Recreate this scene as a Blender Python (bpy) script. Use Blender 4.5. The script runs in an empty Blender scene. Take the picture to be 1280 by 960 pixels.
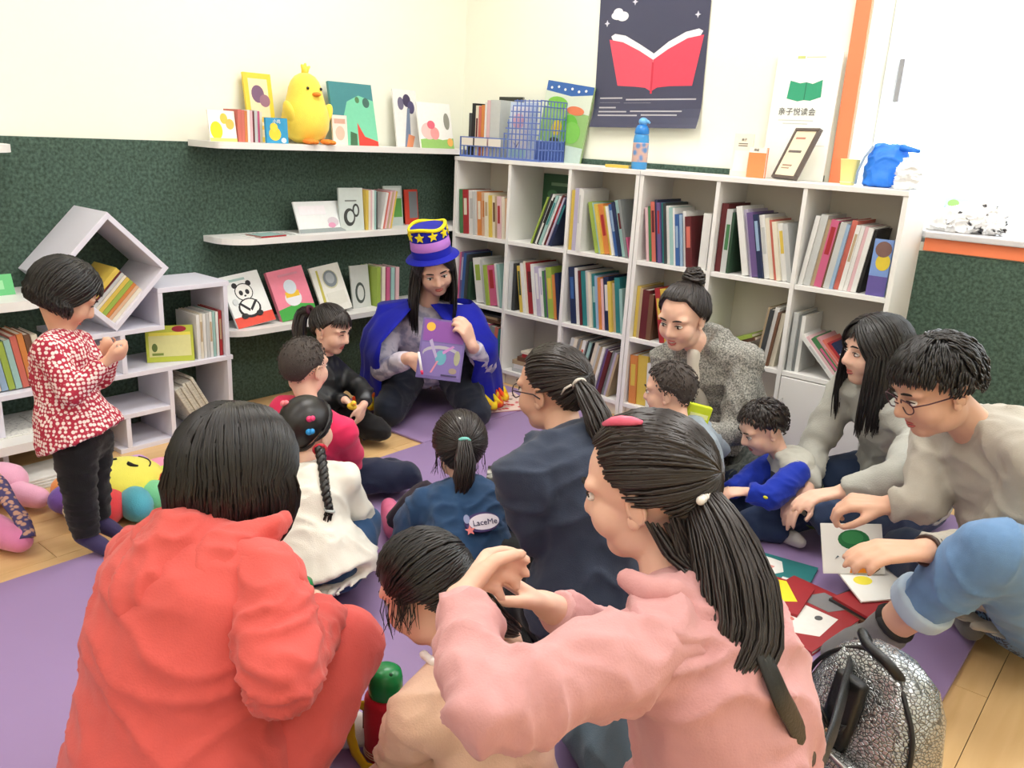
import bpy, bmesh, math, random
from mathutils import Vector, Matrix, Quaternion, noise
random.seed(7)
scene = bpy.context.scene
COL = scene.collection

# ------------------------------------------------------------------ camera
cam_d = bpy.data.cameras.new('camera'); cam = bpy.data.objects.new('camera', cam_d); COL.objects.link(cam)
cam_d.sensor_fit = 'HORIZONTAL'; cam_d.sensor_width = 36.0; cam_d.lens = 36.0*1051.5/1280.0
cam_d.clip_start = 0.05; cam_d.clip_end = 100
def cam_basis(yaw, pitch, roll):
    f = Vector((math.sin(yaw)*math.cos(pitch), math.cos(yaw)*math.cos(pitch), math.sin(pitch)))
    r0 = Vector((math.cos(yaw), -math.sin(yaw), 0)); u0 = r0.cross(f)
    return f, r0*math.cos(roll)+u0*math.sin(roll), u0*math.cos(roll)-r0*math.sin(roll)
cf, cr, cu = cam_basis(-0.6817, -0.2871, 0.0534)
cam.matrix_world = Matrix(((cr.x, cu.x, -cf.x, 3.175), (cr.y, cu.y, -cf.y, -3.387), (cr.z, cu.z, -cf.z, 1.2), (0, 0, 0, 1)))
scene.camera = cam

# ------------------------------------------------------------------ world, lights, exposure
world = bpy.data.worlds.new('world'); scene.world = world; world.use_nodes = True
bg = world.node_tree.nodes['Background']; bg.inputs[0].default_value = (0.93, 0.97, 1.0, 1); bg.inputs[1].default_value = 5.0
def area(name, loc, rot, sx, sy, power, col=(1, 1, 1)):
    d = bpy.data.lights.new(name, 'AREA'); d.shape = 'RECTANGLE'; d.size = sx; d.size_y = sy; d.energy = power; d.color = col
    o = bpy.data.objects.new(name, d); COL.objects.link(o); o.location = loc; o.rotation_euler = rot
    return o
for i, (x, y) in enumerate(((1.1, -1.1), (2.7, -1.1), (1.1, -2.9), (2.7, -2.9), (1.1, -4.7), (2.7, -4.7), (4.2, -2.0), (4.2, -4.0))):
    area('ceiling_tube_light', (x, y, 2.56), (0, 0, 0), 0.6, 1.2, 25 if y > -2 else 12, (1.0, 0.97, 0.93))
portal = area('window_portal', (3.2, 0.36, 1.62), (math.radians(-90), 0, 0), 2.4, 1.5, 1.0)
portal.data.cycles.is_portal = True
vs = scene.view_settings; vs.view_transform = 'Standard'; vs.look = 'None'; vs.gamma = 1.0; vs.use_curve_mapping = False
vs.exposure = 0.0

# ------------------------------------------------------------------ materials
MATS = {}
def _new(name):
    m = bpy.data.materials.new(name); m.use_nodes = True
    nt = m.node_tree; b = nt.nodes['Principled BSDF']; MATS[name] = m
    return m, nt, b
def lin(c):
    return tuple(((x/12.92) if x <= 0.04045 else ((x+0.055)/1.055)**2.4) for x in c)
def rgb(r, g, b):
    return lin((r/255, g/255, b/255))
def mat(name, col, rough=0.5, metal=0.0, var=0.0, vscale=20, bump=0.0, bscale=200, spec=0.5, sheen=0.0, stretch=None, trans=0.0, sss=0.0, coat=0.0):
    """plain procedural surface: noise-varied colour plus noise bump"""
    if name in MATS: return MATS[name]
    m, nt, b = _new(name); N = nt.nodes; L = nt.links
    b.inputs['Roughness'].default_value = rough; b.inputs['Metallic'].default_value = metal
    b.inputs['Specular IOR Level'].default_value = spec
    if sheen: b.inputs['Sheen Weight'].default_value = sheen
    if trans: b.inputs['Transmission Weight'].default_value = trans
    if coat: b.inputs['Coat Weight'].default_value = coat
    if sss:
        b.inputs['Subsurface Weight'].default_value = sss; b.inputs['Subsurface Radius'].default_value = (0.02, 0.008, 0.004); b.inputs['Subsurface Scale'].default_value = 0.6
    b.inputs['Base Color'].default_value = (*col, 1)
    tc = N.new('ShaderNodeTexCoord'); src = tc.outputs['Object']
    if stretch:
        mp = N.new('ShaderNodeMapping'); mp.inputs['Scale'].default_value = stretch; L.new(src, mp.inputs['Vector']); src = mp.outputs['Vector']
    if var > 0:
        n = N.new('ShaderNodeTexNoise'); n.inputs['Scale'].default_value = vscale; n.inputs['Detail'].default_value = 4; L.new(src, n.inputs['Vector'])
        r = N.new('ShaderNodeMix'); r.data_type = 'RGBA'
        r.inputs['A'].default_value = (*[max(0, c*(1-var)) for c in col], 1); r.inputs['B'].default_value = (*[min(1, c*(1+var)) for c in col], 1)
        L.new(n.outputs['Fac'], r.inputs['Factor']); L.new(r.outputs['Result'], b.inputs['Base Color'])
    if bump > 0:
        n2 = N.new('ShaderNodeTexNoise'); n2.inputs['Scale'].default_value = bscale; n2.inputs['Detail'].default_value = 3; L.new(src, n2.inputs['Vector'])
        bp = N.new('ShaderNodeBump'); bp.inputs['Strength'].default_value = bump; bp.inputs['Distance'].default_value = 0.003
        L.new(n2.outputs['Fac'], bp.inputs['Height']); L.new(bp.outputs['Normal'], b.inputs['Normal'])
    return m
def mat_two(name, c1, c2, kind='noise', scale=30, rough=0.7, lo=0.45, hi=0.55, bump=0.2, stretch=(1, 1, 1), rot=(0, 0, 0), detail=2, coord='Object'):
    """two-colour procedural pattern (noise / voronoi / wave / checker)"""
    if name in MATS: return MATS[name]
    m, nt, b = _new(name); N = nt.nodes; L = nt.links
    b.inputs['Roughness'].default_value = rough
    tc = N.new('ShaderNodeTexCoord'); mp = N.new('ShaderNodeMapping'); mp.inputs['Scale'].default_value = stretch; mp.inputs['Rotation'].default_value = rot
    L.new(tc.outputs[coord], mp.inputs['Vector'])
    if kind == 'noise':
        t = N.new('ShaderNodeTexNoise'); t.inputs['Detail'].default_value = detail; out = t.outputs['Fac']
    elif kind == 'voronoi':
        t = N.new('ShaderNodeTexVoronoi'); t.inputs['Randomness'].default_value = 0.35; out = t.outputs['Distance']
    elif kind == 'cell':
        t = N.new('ShaderNodeTexVoronoi'); t.inputs['Randomness'].default_value = 1.0; out = t.outputs['Distance']
    else:
        t = N.new('ShaderNodeTexWave'); t.inputs['Distortion'].default_value = 1.0; out = t.outputs['Fac']
    t.inputs['Scale'].default_value = scale; L.new(mp.outputs['Vector'], t.inputs['Vector'])
    cr_ = N.new('ShaderNodeValToRGB'); cr_.color_ramp.elements[0].position = lo; cr_.color_ramp.elements[1].position = hi
    cr_.color_ramp.elements[0].color = (*c1, 1); cr_.color_ramp.elements[1].color = (*c2, 1)
    L.new(out, cr_.inputs['Fac']); L.new(cr_.outputs['Color'], b.inputs['Base Color'])
    if bump:
        bp = N.new('ShaderNodeBump'); bp.inputs['Strength'].default_value = bump; bp.inputs['Distance'].default_value = 0.003
        L.new(out, bp.inputs['Height']); L.new(bp.outputs['Normal'], b.inputs['Normal'])
    return m
def emit(name, col, s):
    if name in MATS: return MATS[name]
    m, nt, b = _new(name); b.inputs['Base Color'].default_value = (*col, 1)
    b.inputs['Emission Color'].default_value = (*col, 1); b.inputs['Emission Strength'].default_value = s
    return m
def paint(key, r, g, b, rough=0.55, spec=0.4):
    """printed / painted flat colour given in sRGB 0-255"""
    return mat('print_%s_%d_%d_%d' % (key, r, g, b), rgb(r, g, b), rough, var=0.06, vscale=60, spec=spec)

# ------------------------------------------------------------------ mesh helpers
class MB:
    """collects shapes; build() links them as ONE mesh object"""
    def __init__(s): s.v = []; s.f = []; s.m = []; s.mats = []
    def mi(s, material):
        if material is None: return 0
        if material not in s.mats: s.mats.append(material)
        return s.mats.index(material)
    def add(s, verts, faces, material=None):
        o = len(s.v); k = s.mi(material)
        s.v += [tuple(v) for v in verts]; s.f += [tuple(i+o for i in f) for f in faces]; s.m += [k]*len(faces)
    def box(s, lo, hi, material=None, M=None):
        x0, y0, z0 = lo; x1, y1, z1 = hi
        V = [Vector(p) for p in ((x0,y0,z0),(x1,y0,z0),(x1,y1,z0),(x0,y1,z0),(x0,y0,z1),(x1,y0,z1),(x1,y1,z1),(x0,y1,z1))]
        if M: V = [M @ v for v in V]
        s.add(V, [(0,3,2,1),(4,5,6,7),(0,1,5,4),(1,2,6,5),(2,3,7,6),(3,0,4,7)], material); return s
    def bbox(s, lo, hi, bev, material=None, M=None):
        """box with chamfered edges"""
        bm = bmesh.new(); bmesh.ops.create_cube(bm, size=1)
        for v in bm.verts: v.co = Vector([(lo[i]+hi[i])/2 + v.co[i]*(hi[i]-lo[i]) for i in range(3)])
        bmesh.ops.bevel(bm, geom=list(bm.edges), offset=bev, segments=2, affect='EDGES', profile=0.6)
        V = [(M @ v.co if M else v.co.copy()) for v in bm.verts]; bm.verts.index_update()
        F = [[v.index for v in f.verts] for f in bm.faces]; bm.free(); s.add(V, F, material); return s
    def prism(s, poly, z0, z1, material=None, M=None):
        n = len(poly); V = [Vector((x, y, z0)) for x, y in poly]+[Vector((x, y, z1)) for x, y in poly]
        if M: V = [M @ v for v in V]
        s.add(V, [tuple(range(n-1, -1, -1)), tuple(range(n, 2*n))]+[(i, (i+1) % n, n+(i+1) % n, n+i) for i in range(n)], material); return s
    def tube(s, pts, rad, n=8, material=None, closed_ends=True, flat=None):
        """tube along pts; rad number or list; flat=(axis, ratio) squashes the section"""
        pts = [Vector(p) for p in pts]; k = len(pts)
        rad = [rad]*k if isinstance(rad, (int, float)) else list(rad)
        V = []; t0 = (pts[1]-pts[0]).normalized()
        a = Vector((0, 0, 1)) if abs(t0.z) < 0.9 else Vector((1, 0, 0)); u = t0.cross(a).normalized()
        for i in range(k):
            t = (pts[min(i+1, k-1)]-pts[max(i-1, 0)])
            t = t.normalized() if t.length > 1e-9 else t0
            u = (u-t*u.dot(t)); u = u.normalized() if u.length > 1e-6 else t.orthogonal().normalized(); w = t.cross(u)
            for j in range(n):
                an = 2*math.pi*j/n; p = u*math.cos(an)*rad[i]+w*math.sin(an)*rad[i]
                if flat: ax = Vector(flat[0]).normalized(); p -= ax*p.dot(ax)*(1-flat[1])
                V.append(pts[i]+p)
        F = [(i*n+j, i*n+(j+1) % n, (i+1)*n+(j+1) % n, (i+1)*n+j) for i in range(k-1) for j in range(n)]
        if closed_ends: F += [tuple(range(n-1, -1, -1)), tuple(range((k-1)*n, k*n))]
        s.add(V, F, material); return s
    def lathe(s, prof, n=20, material=None, M=None, c=(0, 0, 0)):
        """prof: list of (r, z); open profile spun round z"""
        V = []; c = Vector(c)
        for r, z in prof:
            for j in range(n):
                a = 2*math.pi*j/n; p = Vector((r*math.cos(a), r*math.sin(a), z))+c
                V.append(M @ p if M else p)
        k = len(prof)
        F = [(i*n+j, i*n+(j+1) % n, (i+1)*n+(j+1) % n, (i+1)*n+j) for i in range(k-1) for j in range(n)]
        F += [tuple(range(n-1, -1, -1)), tuple(range((k-1)*n, k*n))]
        s.add(V, F, material); return s
    def ell(s, c, r, material=None, M=None, nu=16, nv=10):
        r = (r, r, r) if isinstance(r, (int, float)) else r; c = Vector(c)
        V = []; F = []
        for i in range(nv+1):
            th = math.pi*i/nv
            for j in range(nu):
                ph = 2*math.pi*j/nu
                p = Vector((r[0]*math.sin(th)*math.cos(ph), r[1]*math.sin(th)*math.sin(ph), r[2]*math.cos(th)))
                V.append((M @ p if M else p)+c)
        F = [(i*nu+j, (i+1)*nu+j, (i+1)*nu+(j+1) % nu, i*nu+(j+1) % nu) for i in range(nv) for j in range(nu)]
        s.add(V, F, material); return s
    def build(s, name, material=None, parent=None, loc=None, smooth=False, rot=None, auto=None):
        me = bpy.data.meshes.new(name); me.from_pydata(s.v, [], s.f)
        if material is not None: me.materials.append(material)
        else:
            for m_ in s.mats: me.materials.append(m_)
            if len(s.mats) > 1: me.polygons.foreach_set('material_index', s.m)
        me.validate(); me.update()
        if smooth:
            me.polygons.foreach_set('use_smooth', [True]*len(me.polygons))
            if auto:
                try: me.set_sharp_from_angle(angle=math.radians(auto))
                except Exception: pass
        o = bpy.data.objects.new(name, me); COL.objects.link(o)
        if parent: o.parent = parent
        if loc is not None: o.location = loc
        if rot is not None: o.rotation_euler = rot
        return o
def tag(o, label=None, cat=None, group=None, kind=None):
    if label: o['label'] = label
    if cat: o['category'] = cat
    if group: o['group'] = group
    if kind: o['kind'] = kind
    return o
def thing(name, label, cat, loc=(0, 0, 0), rot=(0, 0, 0), group=None):
    o = bpy.data.objects.new(name, None); COL.objects.link(o); o.empty_display_size = 0.05
    o.location = loc; o.rotation_euler = rot
    return tag(o, label, cat, group)
def euler(x=0, y=0, z=0):
    return Matrix.Rotation(math.radians(z), 4, 'Z') @ Matrix.Rotation(math.radians(y), 4, 'Y') @ Matrix.Rotation(math.radians(x), 4, 'X')
def text_mesh(txt, size, depth=0.0006):
    """flat lettering as verts / faces lying in the XY plane, centred"""
    cu_ = bpy.data.curves.new('lettering', 'FONT'); cu_.body = txt; cu_.size = size; cu_.align_x = 'CENTER'; cu_.align_y = 'CENTER'; cu_.extrude = depth; cu_.resolution_u = 3
    o = bpy.data.objects.new('lettering_tmp', cu_); COL.objects.link(o)
    dg = bpy.context.evaluated_depsgraph_get(); me = o.evaluated_get(dg).to_mesh()
    V = [v.co.copy() for v in me.vertices]; F = [tuple(p.vertices) for p in me.polygons]
    o.evaluated_get(dg).to_mesh_clear(); bpy.data.objects.remove(o); bpy.data.curves.remove(cu_)
    return V, F
# ------------------------------------------------------------------ the room shell
WALLM = mat('wall_paint_cream', rgb(246, 247, 232), 0.8, var=0.02, vscale=3, bump=0.05, bscale=120)
FELT = mat_two('green_felt', rgb(46, 66, 56), rgb(86, 110, 97), 'noise', 90, 0.95, 0.3, 0.72, 0.55, detail=6)
WHITE = mat('white_laminate', rgb(236, 235, 232), 0.42, var=0.02, vscale=8)
LAV = mat('lavender_white_laminate', rgb(226, 225, 238), 0.42, var=0.02, vscale=8)
ORANGE = mat('orange_paint', rgb(246, 136, 92), 0.5, var=0.04, vscale=6)
SILL = mat('sill_stone', rgb(206, 205, 208), 0.45, var=0.06, vscale=30)
def struct(name, mb, m=None, parent=None, **k):
    o = mb.build(name, m, parent, **k)
    if not parent: o['kind'] = 'structure'
    return o
# wood floor: real planks near the camera view, running along Y
def wood_mat(name, base, dark):
    m, nt, b = _new(name); N = nt.nodes; L = nt.links; b.inputs['Roughness'].default_value = 0.38
    tc = N.new('ShaderNodeTexCoord'); mp = N.new('ShaderNodeMapping'); mp.inputs['Scale'].default_value = (9, 0.9, 9); L.new(tc.outputs['Object'], mp.inputs['Vector'])
    oi = N.new('ShaderNodeObjectInfo'); ad = N.new('ShaderNodeVectorMath'); ad.operation = 'ADD'
    cx = N.new('ShaderNodeCombineXYZ'); ml = N.new('ShaderNodeMath'); ml.operation = 'MULTIPLY'; ml.inputs[1].default_value = 37
    L.new(oi.outputs['Random'], ml.inputs[0]); L.new(ml.outputs[0], cx.inputs[0]); L.new(ml.outputs[0], cx.inputs[1])
    L.new(mp.outputs[0], ad.inputs[0]); L.new(cx.outputs[0], ad.inputs[1])
    n = N.new('ShaderNodeTexNoise'); n.inputs['Scale'].default_value = 3; n.inputs['Detail'].default_value = 6; n.inputs['Distortion'].default_value = 0.6; L.new(ad.outputs[0], n.inputs['Vector'])
    r = N.new('ShaderNodeMix'); r.data_type = 'RGBA'; r.inputs['A'].default_value = (*dark, 1); r.inputs['B'].default_value = (*base, 1)
    L.new(n.outputs['Fac'], r.inputs['Factor']); L.new(r.outputs['Result'], b.inputs['Base Color'])
    return m
PLANK = wood_mat('plank_wood', rgb(236, 200, 148), rgb(206, 164, 108))
fl = struct('floor', MB().box((-0.1, -6.0, -0.12), (5.2, 0.35, -0.006)), mat('floor_joint', rgb(120, 84, 48), 0.7))
pw, plen = 0.125, 0.92
pm = MB().bbox((0.0008, 0.0008, -0.006), (pw-0.0008, plen-0.0008, 0.0), 0.0006).build('plank', PLANK, fl, loc=(0, -6, 0))
plank_me = pm.data; bpy.data.objects.remove(pm)
for i in range(41):
    x = i*pw; off = (i*0.37) % 1*plen
    for j in range(-1, 7):
        y = -5.5+off+j*plen
        if y > -0.06 or y+plen < -5.2: continue
        # planks wholly under the play mat stay hidden: leave them out
        if x > 1.1 and x+pw < 2.85 and y > -3.9 and y+plen < -0.35: continue
        o = bpy.data.objects.new('plank', plank_me); COL.objects.link(o); o.parent = fl; o.location = (x, y, 0)
        if y+plen > -0.002: o.scale.y = (-0.002-y)/plen
# left wall: white above, green felt wainscot below with a thin rounded top
lw = struct('wall_left', MB().box((-0.12, -6.0, -0.1), (0.0, 0.12, 2.6)), WALLM)
struct('trim_1', MB().bbox((0.0, -5.9, 0.0), (0.010, -0.012, 1.112), 0.003), FELT)
# back wall with the window opening (x 2.02..4.3, z 0.945..2.3)
bw = MB(); wx0, wx1, wz0, wz1 = 2.03, 4.4, 0.90, 2.35
bw.box((0.0, 0.0, -0.1), (wx0, 0.12, 2.6)); bw.box((wx0, 0.0, -0.1), (wx1, 0.12, wz0)); bw.box((wx0, 0.0, wz1), (wx1, 0.12, 2.6)); bw.box((wx1, 0.0, -0.1), (5.2, 0.12, 2.6))
bw.box((wx0-0.02, 0.12, wz0-0.2), (wx0, 0.34, wz1+0.05)); bw.box((wx0, 0.12, wz1), (wx1, 0.34, wz1+0.05)); bw.box((wx0, 0.12, wz0-0.2), (wx1, 0.34, wz0)); bw.box((wx1, 0.12, wz0-0.2), (wx1+0.02, 0.34, wz1+0.05))
struct('wall_back', bw, WALLM)
struct('trim_2', MB().bbox((0.012, -0.010, 0.0), (wx0-0.085, 0.0, 1.112), 0.003), FELT)
struct('trim_3', MB().bbox((wx0-0.08, -0.010, 0.0), (5.1, 0.0, 0.868), 0.003), FELT)
struct('trim_4', MB().bbox((wx0-0.062, -0.018, 0.0), (wx0-0.004, -0.0005, 2.55), 0.003), ORANGE)
struct('trim_5', MB().bbox((2.352, -0.016, 0.872), (5.0, -0.0005, 0.918), 0.003), ORANGE)
struct('trim_6', MB().bbox((wx0+0.002, 0.0, 0.919), (2.351, 0.232, 0.942), 0.003).bbox((2.352, -0.035, 0.919), (5.0, 0.232, 0.942), 0.005), SILL)
# window: frame, mullions, panes
FRAME = mat('window_upvc', rgb(244, 246, 248), 0.35)
def glass_mat():
    m, nt, b = _new('window_glass'); b.inputs['Roughness'].default_value = 0.02; b.inputs['Transmission Weight'].default_value = 1.0; b.inputs['IOR'].default_value = 1.02
    b.inputs['Base Color'].default_value = (0.98, 1, 1, 1); return m
GLASS = glass_mat()
wn = MB(); y0, y1 = 0.235, 0.285
for x in (wx0, wx0+0.72, wx0+1.5, wx1-0.05): wn.bbox((x, y0, wz0+0.04), (x+0.05, y1, wz1), 0.006)
wn.bbox((wx0, y0, wz0+0.02), (wx1, y1, wz0+0.08), 0.006); wn.bbox((wx0, y0, wz1-0.05), (wx1, y1, wz1), 0.006)
wo = struct('window_1', wn, FRAME)
MB().bbox((wx0+0.76, 0.245, 1.48), (wx1-0.05, 0.275, 1.51), 0.004).build('transom', FRAME, wo)
for a, b_ in ((wx0+0.05, wx0+0.72), (wx0+0.77, wx0+1.5), (wx0+1.55, wx1-0.05)):
    MB().box((a, 0.257, wz0+0.08), (b_, 0.262, wz1-0.05)).build('pane', GLASS, wo)
MB().bbox((wx0+0.055, 0.22, 1.40), (wx0+0.075, 0.245, 1.56), 0.004).build('handle', mat('handle_grey', rgb(150, 150, 155), 0.4), wo)
struct('wall_right', MB().box((5.2, -6.0, -0.1), (5.32, 0.35, 2.6)), WALLM)
struct('wall_front', MB().box((-0.12, -6.12, -0.1), (5.32, -6.0, 2.6)), WALLM)
struct('ceiling', MB().box((-0.12, -6.0, 2.6), (5.2, 0.35, 2.7)), mat('ceiling_white', rgb(245, 245, 240), 0.85))

# ------------------------------------------------------------------ purple foam play mat
MATM = mat('purple_vinyl', rgb(156, 132, 178), 0.5, var=0.05, vscale=4, bump=0.12, bscale=18)
def play_mat(label, x0, y0, x1, y1, h):
    o = MB().bbox((0, 0, 0.0005), (x1-x0, y1-y0, h), 0.006).build('play_mat', MATM, loc=(x0, y0, 0), smooth=True, auto=40)
    tag(o, label, 'mat'); return o
play_mat('wide purple foam play mat on which the adults and children sit', 0.935, -3.9, 2.925, -0.30, 0.012)
play_mat('small purple foam mat under the kneeling woman in the wizard hat', 0.30, -1.16, 0.932, -0.30, 0.012)
# ------------------------------------------------------------------ white bookcase: two units of three columns, three rows
BX0, BW, BT, BD = 0.2066, 0.349, 0.018, 0.27
ZT, Z1, Z2 = 1.088, 0.715, 0.377
def bookcase(x0, label, doors):
    t = thing('bookcase', label, 'bookcase', (x0, -0.012, 0.0))
    W = 3*BW+BT; d = BD-0.012
    for k in range(4):
        x = k*BW
        e = BT if k in (0, 3) else BT*0.9
        MB().bbox((x, -d, 0.0), (x+e, 0, ZT-0.0195), 0.001).build('side_panel' if k in (0, 3) else 'divider', WHITE, t)
    MB().bbox((0.0, -d-0.003, ZT-0.019), (W, 0, ZT), 0.0015).build('top_board', WHITE, t)
    for z in (Z1, Z2, 0.075):
        for k in range(3):
            MB().bbox((k*BW+BT+0.0003, -d+0.002, z-0.018), ((k+1)*BW-0.0003, -0.008, z), 0.001).build('shelf_board', WHITE, t)
    for k in range(3):
        MB().box((k*BW+BT+0.0005, -d+0.03, 0.0), ((k+1)*BW-0.0005, -d+0.045, 0.056)).build('plinth', WHITE, t)
    MB().box((BT, -0.007, 0.0), (W-BT, -0.001, ZT-0.02)).build('back_panel', mat('back_board', rgb(222, 216, 204), 0.6), t)
    for k in doors:
        dr = MB().bbox((k*BW+BT+0.002, -d-0.002, 0.078), ((k+1)*BW-0.002, -d+0.014, Z2-0.022), 0.002).build('door', WHITE, t)
        MB().tube([(k*BW+BT+0.02, -d-0.004, 0.23), (k*BW+BT+0.02, -d-0.018, 0.235), (k*BW+BT+0.02, -d-0.018, 0.265), (k*BW+BT+0.02, -d-0.004, 0.27)], 0.003, 6).build('handle', mat('steel', rgb(190, 190, 190), 0.3, 1.0), dr, smooth=True)
    return t
bookcase(BX0, 'white cube bookcase full of picture books, the unit beside the corner', [])
bookcase(BX0+3*BW+BT+0.003, 'white cube bookcase full of picture books, the unit under the window', [2])
def cellx(k):                                         # inner x range of column k (0..5)
    o = BX0+(3*BW+BT+0.003 if k >= 3 else 0)+(k % 3)*BW
    return o+BT, o+BW
CELLZ = [Z1, Z2, 0.075]

# ------------------------------------------------------------------ floating shelves on the left wall (rounded free corner)
def rounded_shelf(label, y0, y1, z, depth, rad=0.09, th=0.024, round_at='low', group=None):
    # board lies from the wall x=0.012 to x=depth, y0<y1; the free corner at y0 (or y1) is rounded
    poly = [(0.0, 0.0)]
    n = 8; D = depth-0.012; Lh = y1-y0
    pts = [(0.0, 0.0), (D-rad, 0.0)]+[(D-rad+rad*math.sin(a), rad-rad*math.cos(a)) for a in [math.pi/2*i/n for i in range(1, n+1)]]+[(D, Lh), (0.0, Lh)]
    if round_at == 'high': pts = [(x, Lh-y) for x, y in pts][::-1]
    o = MB().prism(pts, 0, th).build('wall_shelf', WHITE, loc=(0.0105, y0, z))
    return tag(o, label, 'shelf', group)
rounded_shelf('long white wall shelf holding the yellow chick, highest of the three by the corner', -1.575, -0.012, 1.096, 0.226, 0.03)
rounded_shelf('white wall shelf holding a landscape picture book, middle of the three by the corner', -1.53, -0.012, 0.722, 0.205, 0.12)
rounded_shelf('white wall shelf holding the panda book, lowest of the three by the corner', -1.565, -0.012, 0.352, 0.215, 0.12)
rounded_shelf('white rounded wall shelf beside the diamond cubby at felt-top height', -3.2, -2.26, 1.066, 0.226, 0.12, round_at='high')
rounded_shelf('white rounded wall shelf with a green book, left of the diamond cubby', -3.2, -2.21, 0.576, 0.27, 0.12, 0.03, round_at='high')
rounded_shelf('low white rounded shelf with an open magazine behind the standing toddler', -3.2, -2.12, 0.125, 0.34, 0.12, 0.03, round_at='high')

# ------------------------------------------------------------------ stepped cubby shelf with the diamond box
cb = thing('cubby_shelf', 'lavender-white stepped cubby shelf standing on the floor against green felt', 'shelf', (0.012, 0, 0))
CD = 0.245; T = 0.018
def board(name, y0, y1, z0, z1):
    MB().bbox((0, y0, z0), (CD, y1, z1), 0.0015).build(name, LAV, cb)
YR = -1.58
board('bottom_board', -2.05, YR-T-.0005, 0.0, T)
board('shelf_board', -2.05, YR+0.008, 0.283, 0.283+T)             # long middle shelf
board('shelf_board', -2.43, -2.0505, 0.283, 0.283+T)
board('side_panel', YR-T, YR, 0.0, 0.2825)
board('side_panel', YR-T-0.004, YR-0.004, 0.3015, 0.5805)
board('top_board', -1.868, YR+0.004, 0.581, 0.581+T)
board('divider', -1.868, -1.85, 0.462, 0.5805)
board('shelf_board', -2.20, -1.85, 0.4435, 0.4615)
board('divider', -2.018, -2.0, 0.3015, 0.443)
board('divider', -1.848, -1.83, 0.0185, 0.2825)
board('shelf_board', -2.42, -1.8485, 0.130, 0.148)
board('divider', -2.022, -2.004, 0.0185, 0.1295)
board('divider', -2.44, -2.422, 0.0, 0.2825)
dm = thing('diamond_box', 'lavender-white square box standing on its corner above the cubby shelf', 'box shelf', (0.012, -2.03, 0.4625))
S = 0.295; dM = Matrix.Translation((0, 0, S/math.sqrt(2)+0.0005)) @ Matrix.Rotation(math.radians(45), 4, 'X')
h = S/2
for nm, lo, hi in (('board', (0, -h, -h), (0.25, h, -h+T)), ('board', (0, -h, h-T), (0.25, h, h)), ('board', (0, -h, -h+T+.0003), (0.25, -h+T, h-T-.0003)), ('board', (0, h-T, -h+T+.0003), (0.25, h, h-T-.0003))):
    MB().bbox(lo, hi, 0.0015, M=dM).build(nm, LAV, dm)
# ------------------------------------------------------------------ books standing in the bookcase
CN = {'red': (190, 40, 48), 'coral': (232, 110, 92), 'orange': (236, 138, 60), 'peach': (240, 190, 150), 'yellow': (240, 204, 70), 'lime': (168, 200, 70),
      'green': (70, 140, 80), 'dark green': (48, 84, 60), 'teal': (40, 140, 142), 'pale teal': (160, 208, 202), 'blue': (52, 100, 176), 'pale blue': (150, 184, 220), 'navy': (34, 48, 92),
      'purple': (110, 84, 150), 'lilac': (196, 186, 216), 'pink': (226, 92, 140), 'pale pink': (238, 190, 196), 'rose': (222, 150, 160), 'maroon': (112, 34, 40), 'brown': (124, 84, 58), 'tan': (200, 172, 130),
      'cream': (240, 230, 206), 'white': (240, 240, 236), 'pale grey': (206, 210, 208), 'grey': (140, 146, 146), 'dark grey': (66, 70, 72), 'black': (28, 28, 30)}
PAGES = mat('book_pages', rgb(238, 232, 218), 0.8, var=0.08, vscale=300, stretch=(1, 1, 1))
def bcol(c):
    r, g, b = CN[c]; m_ = (r+g+b)/3
    return paint('cover', int((r*.82+m_*.18)*.93), int((g*.82+m_*.18)*.93), int((b*.82+m_*.18)*.93), rough=0.45)
ORD = ['first', 'second', 'third', 'fourth', 'fifth', 'sixth', 'seventh', 'eighth', 'ninth', 'tenth', 'eleventh', 'twelfth', 'thirteenth', 'fourteenth', 'fifteenth', 'sixteenth', 'seventeenth', 'eighteenth']
def add_book(loc, rot, t, d, h, color, label, group, strip=None, cat='book'):
    """upright book: x = thickness, spine at y=0 facing -y, z up"""
    c = min(0.0022, t*0.22); mb = MB()
    mb.box((0, 0, 0), (c, d, h)); mb.box((t-c, 0, 0), (t, d, h)); mb.box((c, 0, 0), (t-c, c*1.2, h))
    o = mb.build('book', bcol(color), loc=loc, rot=rot); tag(o, label, cat, group)
    MB().box((c+.0001, c*1.25, 0.003), (t-c-.0001, d-0.004, h-0.003)).build('page_block', PAGES, o)
    if strip and t > 0.006:
        MB().box((t*0.2, -0.0006, h*random.uniform(0.35, 0.5)), (t*0.8, -0.00005, h*random.uniform(0.75, 0.9))).build('spine_title', bcol(strip), o)
    return o
RN = ['top row', 'middle row', 'bottom row']
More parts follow.
